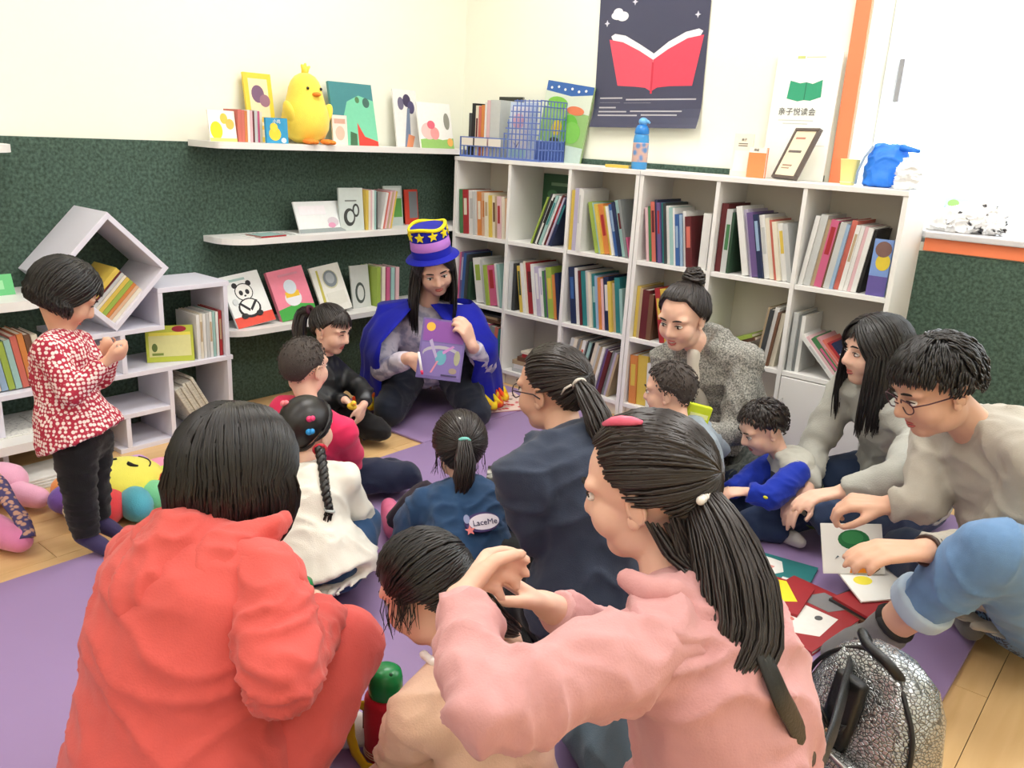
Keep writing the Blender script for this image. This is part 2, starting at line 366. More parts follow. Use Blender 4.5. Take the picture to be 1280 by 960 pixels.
def cell_books(row, col, groups):
    """groups: (x_from, x_to (fractions of the cell), lean deg (+ = tops towards the window), [(colour, weight, height m, strip)], spine offset)"""
    a, b = cellx(col); W = b-a; zb = CELLZ[row]; idx = 0
    for g in groups:
        f0, f1, lean, items = g[:4]; off = g[4] if len(g) > 4 else 0.0
        th = math.radians(lean); tot = sum(i[1] for i in items); hmax = max(i[2] for i in items)
        x0, x1 = a+0.002+f0*(W-0.004), a+0.002+f1*(W-0.004)
        run = (x1-x0)-abs(math.sin(th))*hmax*1.01
        k = run/tot
        px = x0+(abs(math.sin(th))*hmax*1.01 if lean < 0 else 0)
        for it in items:
            c, w, hh = it[:3]; st = it[3] if len(it) > 3 else None
            dx = w*k; t = max(0.0035, dx*math.cos(th)-0.0005)
            d = min(0.20, hh*random.uniform(0.72, 0.86))
            y = -BD+0.014+off+random.uniform(0.0, 0.016)
            # leaning towards the window (+): pivot on the lower right corner
            lab = '%s book, %s from the corner end, in the %s %s bookcase compartment' % (c, ORD[min(idx, 17)], RN[row], ORD[col])
            if lean > 0:
                ox = px+dx-t*math.cos(th); oz = zb+t*math.sin(th)+0.0004
            else:
                ox = px; oz = zb+0.0004
            add_book((ox, y, oz), (0, th, 0), t, d, hh, c, lab, 'books in the white bookcase', st)
            px += dx; idx += 1
W_ = 'white'
cell_books(0, 0, [(0.0, 1.0, -4, [('green', 1, .215), ('red', 1.3, .215, 'cream'), ('white', 1.2, .215, 'pale grey'), ('pale grey', .8, .21), ('orange', 1.1, .212, 'cream'), ('peach', 1.2, .21, 'orange'), ('cream', 1.0, .21, 'tan'), ('yellow', .6, .2), ('cream', .9, .2, 'brown'), ('tan', .7, .2), ('pale pink', .9, .2, 'red'), ('cream', .8, .2), ('peach', .7, .195)])])
cell_books(0, 1, [(0.36, 1.0, 21, [('lime', .7, .235), ('dark grey', 1.0, .25), ('white', 1.0, .25, 'black'), ('black', .8, .235), ('pale teal', 1.1, .245, 'teal'), ('white', .8, .245), ('maroon', 1.1, .25, 'red'), ('lilac', .7, .24), ('navy', 1.2, .25, 'teal')])])
cell_books(0, 2, [(0.0, 0.22, 0, [('yellow', 1.3, .265), ('lilac', 1.3, .275), ('white', .9, .275, 'pale grey'), ('white', 1.0, .27)], -0.02),
                  (0.22, 0.99, -15, [('lime', 1.4, .225), ('pale teal', .7, .225), ('yellow', .9, .22), ('orange', 1.6, .22, 'red'), ('yellow', .8, .215), ('white', .8, .215), ('blue', 1.2, .225, 'pale blue'), ('navy', 1.0, .235), ('pale teal', 1.3, .245, 'maroon'), ('grey', .8, .25), ('pink', .5, .09)])])
cell_books(0, 3, [(0.0, 0.78, -8, [('pale pink', .8, .225), ('green', .7, .23), ('coral', 1.2, .25, 'maroon'), ('navy', .8, .26), ('purple', 1.0, .25, 'red'), ('teal', .7, .25), ('dark grey', .8, .25), ('white', 1.1, .24), ('pale teal', 1.0, .235), ('white', .6, .235), ('blue', 1.1, .21, 'pale blue'), ('pale blue', .8, .21), ('white', .9, .225), ('maroon', 1.8, .205, 'coral')]),
                  (0.86, 0.97, 0, [('white', 1, .225)])])
cell_books(0, 4, [(0.0, 0.20, 0, [('maroon', 1.0, .27), ('pale grey', .9, .25, 'green'), ('dark green', .4, .24)]),
                  (0.20, 1.0, -13, [('white', 1.2, .27), ('lilac', .7, .26), ('purple', 1.2, .25), ('navy', 1.0, .245, 'pale blue'), ('white', 1.0, .245, 'pale grey'), ('cream', .8, .235), ('coral', .6, .23), ('cream', .8, .225), ('white', 1.0, .22, 'yellow'), ('pale grey', .9, .22)])])
cell_books(0, 5, [(0.0, 0.80, 7, [('white', .5, .26), ('white', .5, .26), ('pale grey', 1.3, .265), ('tan', .7, .25), ('pink', 1.4, .25, 'red'), ('brown', .4, .24), ('pale grey', 1.1, .245), ('pale blue', .6, .24), ('coral', 1.0, .255), ('white', .8, .24, 'tan'), ('white', .7, .24), ('pale pink', .7, .238), ('white', .9, .235), ('black', .6, .23)])])
cell_books(1, 0, [(0.0, 0.30, 3, [('pink', .8, .24), ('purple', .8, .245, 'lilac'), ('blue', .9, .24), ('dark grey', .6, .235), ('dark green', .8, .2)]),
                  (0.30, 0.98, -10, [('white', 1.9, .225, 'lime'), ('pale grey', .8, .225), ('lime', .7, .2), ('pink', 1.6, .20, 'red'), ('white', .8, .215), ('pale teal', .7, .215)])])
cell_books(1, 1, [(0.0, 0.12, 0, [('pale grey', .8, .24), ('dark grey', .7, .23)]),
                  (0.12, 0.99, -9, [('yellow', .9, .225, 'dark green'), ('white', .7, .24), ('cream', .7, .25), ('red', 1.9, .245, 'maroon'), ('white', .9, .245), ('lilac', 1.1, .235, 'white'), ('white', .8, .23, 'lilac'), ('green', .6, .22), ('purple', .5, .225), ('lime', 1.6, .24, 'yellow'), ('orange', .7, .21), ('navy', 1.0, .22)])])
cell_books(1, 2, [(0.0, 0.99, -8, [('navy', 1.4, .26, 'blue'), ('white', .9, .26), ('maroon', .6, .25), ('teal', 1.2, .25), ('pale grey', .8, .255), ('cream', .7, .25), ('teal', 1.0, .245, 'pale teal'), ('pale blue', .8, .24), ('orange', .6, .235), ('pale pink', .6, .23), ('navy', 1.3, .24, 'white'), ('yellow', .8, .225), ('tan', .6, .22), ('teal', 1.3, .245), ('pale teal', .7, .2)])])
cell_books(1, 3, [(0.0, 0.28, 0, [('yellow', .7, .225), ('tan', .5, .22), ('maroon', 1.2, .215), ('brown', .8, .2)]),
                  (0.28, 0.75, -12, [('red', .8, .235, 'yellow'), ('yellow', 1.0, .235), ('lime', .5, .23), ('pale blue', 1.3, .22)])])
cell_books(1, 4, [(0.68, 0.99, 6, [('tan', .6, .23), ('dark grey', .8, .225), ('white', .9, .235), ('brown', .5, .22), ('cream', .9, .215)])])
cell_books(1, 5, [(0.02, 0.16, 0, [('pale grey', 1, .23), ('grey', .7, .22), ('white', .8, .22)])])
cell_books(2, 0, [(0.0, 1.0, 5, [('cream', .8, .19), ('yellow', 1.1, .20, 'brown'), ('orange', .9, .205, 'yellow'), ('red', 1.3, .205, 'maroon'), ('green', 1.1, .195, 'lime'), ('white', .8, .19), ('pink', 1.5, .21, 'pale pink'), ('grey', 1.2, .2), ('coral', .8, .2), ('teal', .9, .195)])])
cell_books(2, 2, [(0.0, 0.98, 12, [('pale grey', .8, .24), ('cream', .7, .24), ('grey', .6, .24), ('tan', .6, .235), ('white', .8, .24, 'coral'), ('dark grey', .5, .24), ('pale teal', .6, .235), ('black', .6, .235), ('cream', .8, .24), ('pale grey', .6, .23), ('tan', .7, .225), ('white', .6, .23), ('purple', .7, .22), ('maroon', .8, .215), ('grey', .6, .22), ('lilac', .6, .215), ('tan', .5, .21)])])
cell_books(2, 3, [(0.0, 0.7, -3, [('orange', 1.2, .22, 'yellow'), ('yellow', 1.7, .225), ('white', .9, .2), ('blue', 1.0, .19), ('pale grey', .8, .2), ('cream', .8, .2), ('grey', .8, .2)])])
# books lying or leaning singly
def loose_book(loc, M, w, d, t, color, label, group=None, strip=None):
    """book lying flat: x = width, y = depth, z = thickness; spine at y=0"""
    c = min(0.002, t*0.2); mb = MB(); mb.box((0, 0, 0), (w, d, c)); mb.box((0, 0, t-c), (w, d, t)); mb.box((0, 0, c), (w, c*1.3, t-c))
    o = mb.build('book', bcol(color), loc=loc); o.rotation_euler = M.to_euler(); tag(o, label, 'book', group)
    MB().box((0.003, c*1.4, c+.0001), (w-0.003, d-0.003, t-c-.0001)).build('page_block', PAGES, o)
    if strip: MB().box((w*0.25, -0.0006, t*0.25), (w*0.75, -0.00005, t*0.75)).build('spine_title', bcol(strip), o)
    return o
a, b = cellx(2)
for i, (c, w, t) in enumerate((('brown', .24, .02), ('tan', .22, .014), ('red', .23, .016), ('cream', .22, .012))):
    pass
a, b = cellx(1); z = CELLZ[2]+.0005
for i, (c, w, t, dx) in enumerate((('pale grey', .25, .018, 0), ('white', .24, .02, .01), ('tan', .25, .02, .0), ('brown', .22, .022, .03), ('red', .2, .018, .06), ('cream', .2, .012, .05))):
    loose_book((a+0.05+dx, -BD+0.02, z), Matrix(), w, .17, t, c, '%s book lying flat in a pile, bottom row second bookcase compartment' % c, 'books in the white bookcase'); z += t+.0004
a, b = cellx(0); z = CELLZ[2]+.2145
for i, (c, w, t) in enumerate((('brown', .26, .016), ('tan', .24, .012), ('dark grey', .25, .010))):
    loose_book((a+0.04, -BD+0.03, z+.002), Matrix(), w, .16, t, c, '%s book laid across the standing books, bottom row first bookcase compartment' % c, 'books in the white bookcase'); z += t+.0004
a, b = cellx(4)
loose_book((a+0.0125, -BD+0.03, Z2+0.001), euler(0, -24, 0), .22, .17, .014, 'brown', 'brown book leaning low in the middle row fifth bookcase compartment', 'books in the white bookcase')
loose_book((a+0.0125-.407*.0146, -BD+0.022, Z2+0.001+.9135*.0146), euler(0, -24, 0), .215, .17, .014, 'lime', 'lime green book leaning low in the middle row fifth bookcase compartment', 'books in the white bookcase')
a, b = cellx(5)
px_, tp = a+0.205, None
for i, (c, w, t, st) in enumerate((('white', .205, .016, 'pale grey'), ('pale pink', .205, .010, None), ('green', .20, .018, 'pink'), ('rose', .21, .010, 'coral'), ('coral', .20, .008, None), ('red', .19, .010, None), ('navy', .19, .010, 'white'))):
    if tp is not None: px_ += 1.4143*t-.7072*(t-tp)+.0004
    tp = t
    loose_book((px_, -BD+0.004+i*0.003, Z2+0.001+.7072*t), euler(0, 225, 0), w, .17, t, c, '%s book slumped aslant in the middle row sixth bookcase compartment' % c, 'books in the white bookcase', st)

# ------------------------------------------------------------------ books shown face on
def ell2(cx, cy, rx, ry, n=18): return [(cx+rx*math.cos(2*math.pi*i/n), cy+ry*math.sin(2*math.pi*i/n)) for i in range(n)]
def rec2(x0, y0, x1, y1): return [(x0, y0), (x1, y0), (x1, y1), (x0, y1)]
def star2(cx, cy, r, k=5, q=0.45, a0=90): return [(cx+(r if i % 2 == 0 else r*q)*math.cos(math.radians(a0+180/k*i)), cy+(r if i % 2 == 0 else r*q)*math.sin(math.radians(a0+180/k*i))) for i in range(2*k)]
PR = Matrix(((1, 0, 0, 0), (0, 0, -1, 0), (0, 1, 0, 0), (0, 0, 0, 1)))     # (u, v, n) -> (u, -n, v): print faces -y
def flat_print(parent, arts, name='cover_print', y=0.0, M=None, step=0.00025):
    mb = MB()
    for i, (poly, col) in enumerate(arts):
        mb.prism(poly, -y+0.0001, -y+0.0003+i*step, paint('ink', *col), (M @ PR) if M else PR)
    return mb.build(name, None, parent)
def words(parent, txts, name='lettering', y=0.0):
    mb = MB()
    for txt, cx, cy, size, col in txts:
        V, F = text_mesh(txt, size, 0.0003); mb.add([PR @ Vector((v.x+cx, v.y+cy, v.z-y+0.0016)) for v in V], F, paint('ink', *col))
    return mb.build(name, None, parent)
def face_book(label, loc, w, h, t, yaw, lean, col, arts=(), txts=(), group=None, roll=0, name='picture_book', cat='book'):
    o = thing(name, label, cat, loc, (math.radians(-lean), math.radians(roll), math.radians(yaw)), group)
    c = min(.0025, t*.25); m = paint('cover', *col, rough=0.4); mb = MB()
    mb.box((0, 0, 0), (w, c, h)); mb.box((0, t-c, 0), (w, t, h)); mb.box((0, c, 0), (c, t-c, h)); mb.build('cover', m, o)
    MB().box((c+.0001, c+.0001, .002), (w-.003, t-c-.0001, h-.002)).build('page_block', PAGES, o)
    if arts: flat_print(o, arts)
    if txts: words(o, txts)
    return o
# ------------------------------------------------------------------ top wall shelf by the corner
SZ = 1.1205
DK = (40, 40, 44); WT = (244, 244, 240)
face_book('small picture book with yellow chicks at the free end of the top shelf', (0.150, -1.56, SZ), .115, .115, .008, 90, 8, (250, 248, 240),
          [(ell2(.03, .04, .026, .034), (246, 214, 40)), (ell2(.066, .085, .016, .02), (250, 200, 80)), (ell2(.09, .065, .018, .02), (248, 190, 90)), (rec2(.0, .0, .115, .012), (246, 226, 120))])
for i, (c, w) in enumerate((('coral', .016), ('coral', .014), ('orange', .012), ('white', .012), ('pale pink', .012), ('maroon', .008), ('pale grey', .014), ('pink', .01), ('cream', .012))):
    y = -1.442+sum(q for _, q in (('coral', .016), ('coral', .014), ('orange', .012), ('white', .012), ('pale pink', .012), ('maroon', .008), ('pale grey', .014), ('pink', .01), ('cream', .012))[:i])
    add_book((0.155, y, SZ), (0, 0, math.radians(90)), w-.0006, .1, .122-.002*(i % 3), c, 'slim %s booklet in the row beside the blue chick book, %s along' % (c, ORD[i]), 'booklets on the top shelf')
face_book('small blue book with a yellow chick on the top wall shelf', (0.192, -1.338, SZ), .102, .098, .012, 90, 4, (48, 150, 196),
          [(ell2(.04, .036, .028, .026), (246, 206, 60)), (ell2(.036, .062, .018, .017), (248, 212, 70)), (ell2(.08, .012, .012, .01), (230, 240, 240))], [('小鸡', .05, .083, .018, WT)])
face_book('yellow picture book with a purple flower print behind the chick', (0.075, -1.335, SZ), .13, .272, .01, 90, 9, (232, 206, 70),
          [(rec2(.02, .02, .11, .25), (240, 220, 180)), (ell2(.06, .19, .03, .035), (120, 90, 120)), (ell2(.09, .165, .025, .025), (150, 110, 130)), (rec2(.03, .08, .1, .1), (236, 190, 60)), (rec2(.03, .05, .1, .065), (236, 190, 60))])
face_book('small pale pink booklet standing beside the yellow chick', (0.165, -0.985, SZ), .08, .125, .008, 90, 5, (240, 226, 214), [(ell2(.04, .05, .025, .03), (226, 190, 170)), (rec2(.01, .09, .07, .11), (214, 170, 150))])
face_book('large teal picture book with a mint hill on the top wall shelf', (0.110, -0.925, SZ), .245, .272, .014, 90, 12, (72, 140, 146),
          [([(.0, .0), (.245, .0), (.245, .2), (.16, .22), (.09, .19), (.06, .12), (.0, .08)], (122, 206, 170)), ([(.13, .0), (.245, .0), (.245, .02), (.17, .04), (.135, .1)], (222, 70, 60)), (ell2(.2, .19, .02, .022), (70, 110, 100)), (ell2(.15, .2, .012, .014), (90, 130, 90)), ([(.08, .0), (.12, .0), (.125, .05), (.09, .06)], (70, 110, 80))])
face_book('white picture card with dark purple irises on the top wall shelf', (0.085, -0.54, SZ), .15, .265, .008, 90, 9, (236, 234, 232),
          [(ell2(.045, .2, .02, .03), (110, 104, 130)), (ell2(.085, .215, .025, .03), (70, 60, 92)), (ell2(.11, .185, .022, .03), (86, 80, 120)), ([(.05, .0), (.09, .0), (.1, .18), (.085, .18)], (120, 134, 160)), ([(.06, .0), (.1, .0), (.12, .05), (.08, .06)], (230, 150, 110))])
face_book('white picture book with pink blossoms and a green meadow on the top wall shelf', (0.160, -0.452, SZ), .225, .215, .01, 90, 12, (246, 246, 242),
          [([(.0, .0), (.225, .0), (.225, .05), (.15, .04), (.08, .05), (.0, .04)], (150, 196, 110)), (ell2(.06, .08, .05, .04), (238, 200, 196)), (ell2(.1, .07, .03, .03), (240, 160, 160)), (ell2(.08, .11, .026, .02), (230, 110, 130)), (ell2(.19, .13, .02, .04), (150, 150, 140)), (ell2(.2, .03, .02, .02), (240, 180, 100))])
# plush chick
CH = mat('chick_plush', rgb(248, 222, 84), 0.9, var=0.08, vscale=40, bump=0.5, bscale=260, sheen=0.3); CHO = mat('chick_orange_felt', rgb(244, 140, 50), 0.85, bump=0.3, bscale=200)
ck = thing('chick_plush', 'big yellow plush chick sitting on the top wall shelf', 'plush toy', (0.118, -1.095, SZ))
mb = MB()
for i in range(1): pass
prof = [(0.001, .0), (.045, .004), (.078, .025), (.096, .06), (.1, .1), (.092, .14), (.08, .175), (.073, .2), (.068, .225), (.058, .25), (.042, .27), (.02, .282), (.001, .286)]
mb.lathe(prof, 28); mb.build('body', CH, ck, smooth=True)
MB().tube([(0, 0, .278), (.004, -.006, .3), (.006, -.02, .314)], [.014, .012, .004], 8).tube([(0, 0, .278), (.004, .008, .302), (.006, .022, .31)], [.013, .011, .004], 8).tube([(0, 0, .28), (0.0, 0, .31), (0.004, .002, .322)], [.012, .01, .003], 8).build('crest', CH, ck, smooth=True)
for sgn in (-1, 1):
    MB().ell((.063, sgn*.033, .222), .0065, nu=10, nv=6).build('eye', mat('bead_black', (.01, .01, .01), 0.2), ck, smooth=True)
    MB().ell((.02, sgn*.098, .125), (.03, .016, .045), M=euler(sgn*-18, 0, 0)).build('wing', CH, ck, smooth=True)
    MB().ell((.085, sgn*.045, .012), (.034, .026, .0115)).ell((.108, sgn*.06, .01), (.016, .01, .0085)).ell((.112, sgn*.045, .01), (.016, .01, .0085)).ell((.108, sgn*.03, .01), (.016, .01, .0085)).build('foot', CHO, ck, smooth=True)
MB().ell((.078, 0, .2), (.02, .018, .009)).build('beak', CHO, ck, smooth=True)

# ------------------------------------------------------------------ middle wall shelf
SZ = 0.7465
o = loose_book((0.195, -1.38, SZ), euler(0, 0, 96), .13, .1, .006, 'red', 'thin red and mint magazine lying on the middle wall shelf end'); o.name = 'magazine'; o['category'] = 'magazine'
MB().box((0.004, .004, .0061), (.126, .096, .0066)).build('cover_print', bcol('pale teal'), o)
for i, (x, y, z_, l) in enumerate(((.05, -1.34, 8, 'white paper sheet lying beside the magazine on the middle wall shelf'), (.06, -1.22, -6, 'white paper leaflet lying before the landscape book'))):
    o = MB().box((0, 0, 0), (.11, .15, .0008)).build('paper_sheet', mat('paper_white', rgb(232, 234, 230), 0.8), loc=(x, y-.08, SZ+.0002), rot=(0, 0, math.radians(z_))); tag(o, l, 'paper')
    flat_print(o, [(rec2(.012, .03+.02*k, .098, .038+.02*k), (170, 178, 174)) for k in range(5)], 'print', M=Matrix.Translation((0, 0, .001)) @ Matrix.Rotation(math.radians(-90), 4, 'X'))
face_book('white landscape picture book leaning back on the middle wall shelf', (0.140, -1.148, SZ), .25, .14, .008, 90, 22, (228, 232, 232),
          [(rec2(.0, .0, .25, .018), (150, 160, 160)), (ell2(.19, .045, .03, .022), (206, 196, 204)), (ell2(.18, .03, .02, .012), (216, 150, 180)), (rec2(.02, .08, .16, .12), (236, 232, 236))], roll=0)
face_book('grey picture book with black scribbles on the middle wall shelf', (0.135, -0.925, SZ), .125, .19, .012, 82, 6, (196, 206, 202),
          [(ell2(.05, .06, .03, .04), (60, 64, 62)), (ell2(.055, .062, .018, .026), (196, 206, 202)), (ell2(.085, .09, .018, .03), (60, 64, 62)), (ell2(.085, .09, .01, .02), (196, 206, 202)), (rec2(.03, .13, .09, .136), (120, 126, 124))])
y = -0.795
for i, (c, t, hh, ln) in enumerate((('yellow', .014, .18, 0), ('cream', .012, .178, 0), ('pale pink', .01, .182, 0), ('white', .012, .18, 0), ('pale teal', .012, .178, 0), ('dark grey', .008, .172, 0), ('white', .014, .17, 12), ('coral', .01, .172, 12), ('pale pink', .012, .175, 12), ('tan', .012, .172, 12), ('pale pink', .01, .178, 12), ('yellow', .01, .175, 12))):
    th = math.radians(ln); t2 = t
    add_book((0.158, y, SZ+(t2*math.sin(th))), (0, th, math.radians(90)) if not ln else Matrix.Rotation(math.radians(90), 4, 'Z').__matmul__(Matrix.Rotation(th, 4, 'Y')).to_euler(), t-.0008, .12, hh, c, '%s booklet standing on the middle wall shelf, %s from the grey scribble book' % (c, ORD[i]), 'booklets on the middle wall shelf')
    y += t/math.cos(th)+(.02 if i == 5 else 0)
face_book('green topped picture card leaning at the back of the middle wall shelf', (0.070, -0.60, SZ), .12, .19, .006, 90, 6, (190, 204, 200), [(rec2(.06, .04, .115, .13), (96, 160, 80)), (rec2(.01, .14, .11, .18), (214, 222, 220))])
face_book('red and grey picture card leaning beside the bookcase on the middle wall shelf', (0.060, -0.455, SZ), .09, .17, .006, 90, 6, (206, 70, 54), [(rec2(.03, .03, .085, .16), (120, 126, 132))])

# ------------------------------------------------------------------ low wall shelf
SZ = 0.3765
face_book('white picture book with a line-drawn panda on the lowest wall shelf', (0.168, -1.485, SZ), .182, .225, .012, 90, 26, (238, 242, 240),
          [(rec2(.0, .0, .182, .045), (232, 84, 66)), (rec2(.03, .196, .11, .206), (170, 200, 196)), (ell2(.085, .145, .042, .038), DK), (ell2(.085, .145, .038, .034), WT), (ell2(.052, .178, .012, .012), DK), (ell2(.118, .178, .012, .012), DK), (ell2(.07, .143, .009, .011), DK), (ell2(.1, .143, .009, .011), DK), (ell2(.085, .128, .005, .004), DK),
           (ell2(.085, .075, .052, .042), DK), (ell2(.085, .078, .044, .034), WT), ([(.04, .1), (.05, .105), (.085, .07), (.08, .06)], DK), ([(.13, .1), (.12, .105), (.085, .07), (.09, .06)], DK), (ell2(.05, .045, .016, .012), DK), (ell2(.12, .045, .016, .012), DK), (ell2(.03, .11, .012, .014), (214, 220, 220))], roll=-6)
face_book('pink picture book with a speckled egg and green hill on the lowest wall shelf', (0.165, -1.268, SZ), .185, .222, .02, 90, 22, (240, 138, 160),
          [([(.0, .0), (.185, .0), (.185, .045), (.1, .065), (.0, .05)], (72, 170, 74)), (ell2(.092, .09, .042, .036), (236, 236, 240)), (rec2(.058, .095, .128, .12), (238, 196, 60)), (ell2(.092, .14, .032, .032), (214, 226, 236)), (rec2(.05, .19, .15, .2), (226, 150, 170))], roll=-6)
face_book('white picture book with a silver clock face on the lowest wall shelf', (0.150, -1.035, SZ), .165, .218, .01, 90, 22, (236, 236, 226),
          [(ell2(.095, .15, .042, .044), (206, 206, 170)), (ell2(.095, .152, .037, .039), (130, 140, 146)), (ell2(.095, .155, .024, .026), (176, 184, 188)), ([(.02, .04), (.035, .04), (.04, .2), (.03, .2)], (198, 190, 90)), (rec2(.05, .03, .15, .09), (226, 226, 214))], roll=-6)
face_book('grey magazine standing behind the kneeling woman on the lowest wall shelf', (0.120, -0.84, SZ), .11, .2, .008, 90, 8, (206, 210, 206), [(ell2(.05, .07, .03, .05), (70, 80, 76)), (ell2(.052, .07, .02, .036), (206, 210, 206))])
for i, (c, hh) in enumerate((('lime', .19), ('cream', .19), ('pink', .185), ('pale teal', .18), ('pale pink', .18))):
    add_book((0.150, -0.72+i*.03, SZ), (0, 0, math.radians(90+0)), .022, .12, hh, c, '%s book on the lowest wall shelf behind the wizard cape' % c, 'books behind the wizard cape')

# ------------------------------------------------------------------ cubby shelf contents
for i, (c, t, hh) in enumerate((('white', .014, .175), ('cream', .013, .178), ('white', .013, .176), ('pale grey', .013, .178), ('white', .013, .18), ('pale teal', .012, .18), ('white', .012, .178), ('red', .014, .182))):
    add_book((0.240, -1.713+i*.0136, 0.3018), (0, 0, math.radians(90)), t-.0012, .15, hh, c, '%s book in the cubby row, %s from the lime green book' % (c, ORD[i]), 'row of books in the cubby shelf', 'tan' if i % 3 == 1 else None)
face_book('lime green picture book leaning against the row in the cubby shelf', (0.168, -1.882, 0.302), .17, .138, .012, 64, 12, (186, 196, 70),
          [(rec2(.01, .02, .160, .10), (216, 214, 150)), (ell2(.12, .124, .026, .012), (150, 30, 50)), (rec2(.012, .1, .16, .112), (230, 220, 90)), (ell2(.03, .055, .01, .016), (90, 110, 50)), (rec2(.02, .025, .06, .034), (120, 140, 60))])
o = thing('newspaper_bundle', 'thick bundle of folded newspapers leaning in the bottom cubby', 'newspapers', (0.085, -1.803, 0.0195), (math.radians(0), 0, 0))
NEWS = mat_two('newsprint', rgb(206, 203, 192), rgb(160, 158, 150), 'noise', 60, 0.9, 0.5, 0.75, 0.1, stretch=(1, 1, 6))
bM = Matrix.Translation((0.0, 0.0, 0.0)) @ Matrix.Rotation(math.radians(28), 4, 'X')
for k in range(7):
    MB().bbox((0.0, .068+.0125*k-.0002, -.030), (.16-.004*(k % 2), .068+.0125*k+.0118, .165-.004*(k % 3)), .003, M=bM).build('folded_newspaper', NEWS, o)
o = face_book('orange and grey picture card standing behind the newspapers in the bottom cubby', (0.045, -1.815, 0.0195), .10, .19, .005, 90, 6, (196, 192, 206), [(ell2(.06, .1, .03, .045), (214, 100, 50)), (rec2(.01, .02, .09, .04), (130, 120, 170))])
# books in the diamond box: rows rest in the V of the lower corner
dB = Matrix.Translation((0.012, -2.03, 0.4625)) @ Matrix.Translation((0, 0, S/math.sqrt(2)+0.0005)) @ Matrix.Rotation(math.radians(45), 4, 'X')
for i, (c, t) in enumerate((('cream', .014), ('peach', .012), ('orange', .012), ('lime', .016), ('yellow', .014), ('cream', .01), ('pale grey', .012), ('maroon', .006), ('yellow', .018))):
    off = sum((.014, .012, .012, .016, .014, .01, .012, .006, .018)[:i])+.0012*i
    Mx = dB @ Matrix.Translation((.07, -h+T+.0004, -h+T+.0004+off))
    o = MB().box((0, 0, 0), (.165, .155, .002)).box((0, 0, t-.002), (.165, .155, t)).box((.163, 0, .002), (.165, .155, t-.002)).build('book', bcol(c))
    o.matrix_world = Mx; tag(o, '%s book in the diamond box, %s from the lower right board' % (c, ORD[i]), 'book', 'books in the diamond box')
    MB().box((.003, .002, .0021), (.1629, .152, t-.0021)).build('page_block', PAGES, o)
# books left of the toddler on the long cubby shelf, green book on the rounded shelf, open magazine
for i, (c, t, hh) in enumerate((('cream', .02, .17), ('pale blue', .02, .18), ('lime', .022, .165), ('pale teal', .016, .17), ('coral', .02, .18), ('orange', .026, .185), ('brown', .014, .18), ('cream', .016, .175), ('blue', .02, .19))):
    th = math.radians(-8)
    if i < 8: add_book((0.22, -2.425+i*.0215, 0.3018+.0035), (Matrix.Rotation(math.radians(90), 4, 'Z') @ Matrix.Rotation(th, 4, 'Y')).to_euler(), .019, .14, hh, c, '%s book standing behind the toddler on the cubby shelf, %s from the free end' % (c, ORD[i]), 'books behind the standing toddler')
face_book('green picture book lying aslant on the rounded shelf above the toddler', (0.14, -2.50, 0.6065), .20, .07, .008, 90, 20, (96, 190, 120), [(rec2(.03, .02, .17, .05), (150, 214, 160))])
o = thing('open_magazine', 'open magazine with dense small print lying on the low rounded shelf', 'magazine', (0.05, -2.45, 0.1555))
for sg, nm in ((0, 'page'), (1, 'page')):
    MB().bbox((.002, .002+sg*.142, 0), (.21, .14+sg*.142, .004), .0015).build(nm, mat_two('magazine_print', rgb(236, 236, 228), rgb(120, 122, 124), 'noise', 70, 0.6, 0.56, 0.7, 0.0, stretch=(3, 1, 1)), o)
for i, w_ in enumerate(('lowest', 'second', 'third', 'topmost')):
    tag(MB().bbox((0, 0, 0), (.20-.004*i, .15, .008), .002).build('magazine', mat('magazine_white', rgb(224, 224, 220), 0.5, var=0.2, vscale=25), loc=(0.375, -2.405-.006*i, 0.0008+.0085*i), rot=(0, 0, math.radians(80+4*i))), 'white magazine on the floor under the low rounded shelf, %s of its pile' % w_, 'magazine', 'magazines under the low shelf')

# ------------------------------------------------------------------ on top of the bookcase
TZ = ZT+.0006
BSK = mat('blue_plastic', rgb(96, 120, 190), 0.35, var=0.05)
bk = thing('book_basket', 'blue lattice plastic file basket holding books on the bookcase', 'basket', (0.225, -0.255, TZ))
bw_, bd_, hl, hr = .49, .2, .095, .27
MB().box((0, 0, 0), (bw_, bd_, .004)).build('base', BSK, bk)
mb = MB(); sd = MB()
for k in range(22):                                     # front grille, low on the left, high on the right
    x = k*bw_/21; top = hl if x < .27 else min(hr, hl+(x-.27)*2.6)
    if x < .27 and k % 7: mb.box((x-.002, 0, .004), (x+.002, .004, .055))
    else: mb.box((x-.002, 0, .004), (x+.002, .004, top))
for z in (.004, .05, .09): mb.box((0, -.0005, z), (bw_, .0045, z+.005))
for z in (.115, .14, .165, .19, .215, .24, .262): mb.box((max(.27, .27+(z-hl)/2.6), -.0005, z), (bw_, .0045, z+.005))
mb.build('front_grille', BSK, bk)
mb = MB()
for k in range(9):
    y = .004+k*(bd_-.006)/8; mb.box((0, y-.002, .004), (.003, y+.002, hl)); mb.box((bw_-.003, y-.002, .004), (bw_, y+.002, hr))
for z in (.004, .05, .09): mb.box((0, 0, z), (.0035, bd_, z+.005))
for z in (.05, .09, .14, .19, .24, .265): mb.box((bw_-.0035, 0, z), (bw_, bd_, z+.005))
mb.box((0, bd_-.003, .004), (bw_, bd_, .09)); mb.build('side_grille', BSK, bk)
MB().box((.012, -.0016, .055), (.085, -.0008, .09)).box((.095, -.0016, .055), (.175, -.0008, .09)).box((.185, -.0016, .055), (.262, -.0008, .09)).build('name_label', mat('label_card', rgb(226, 220, 210), 0.7), bk)
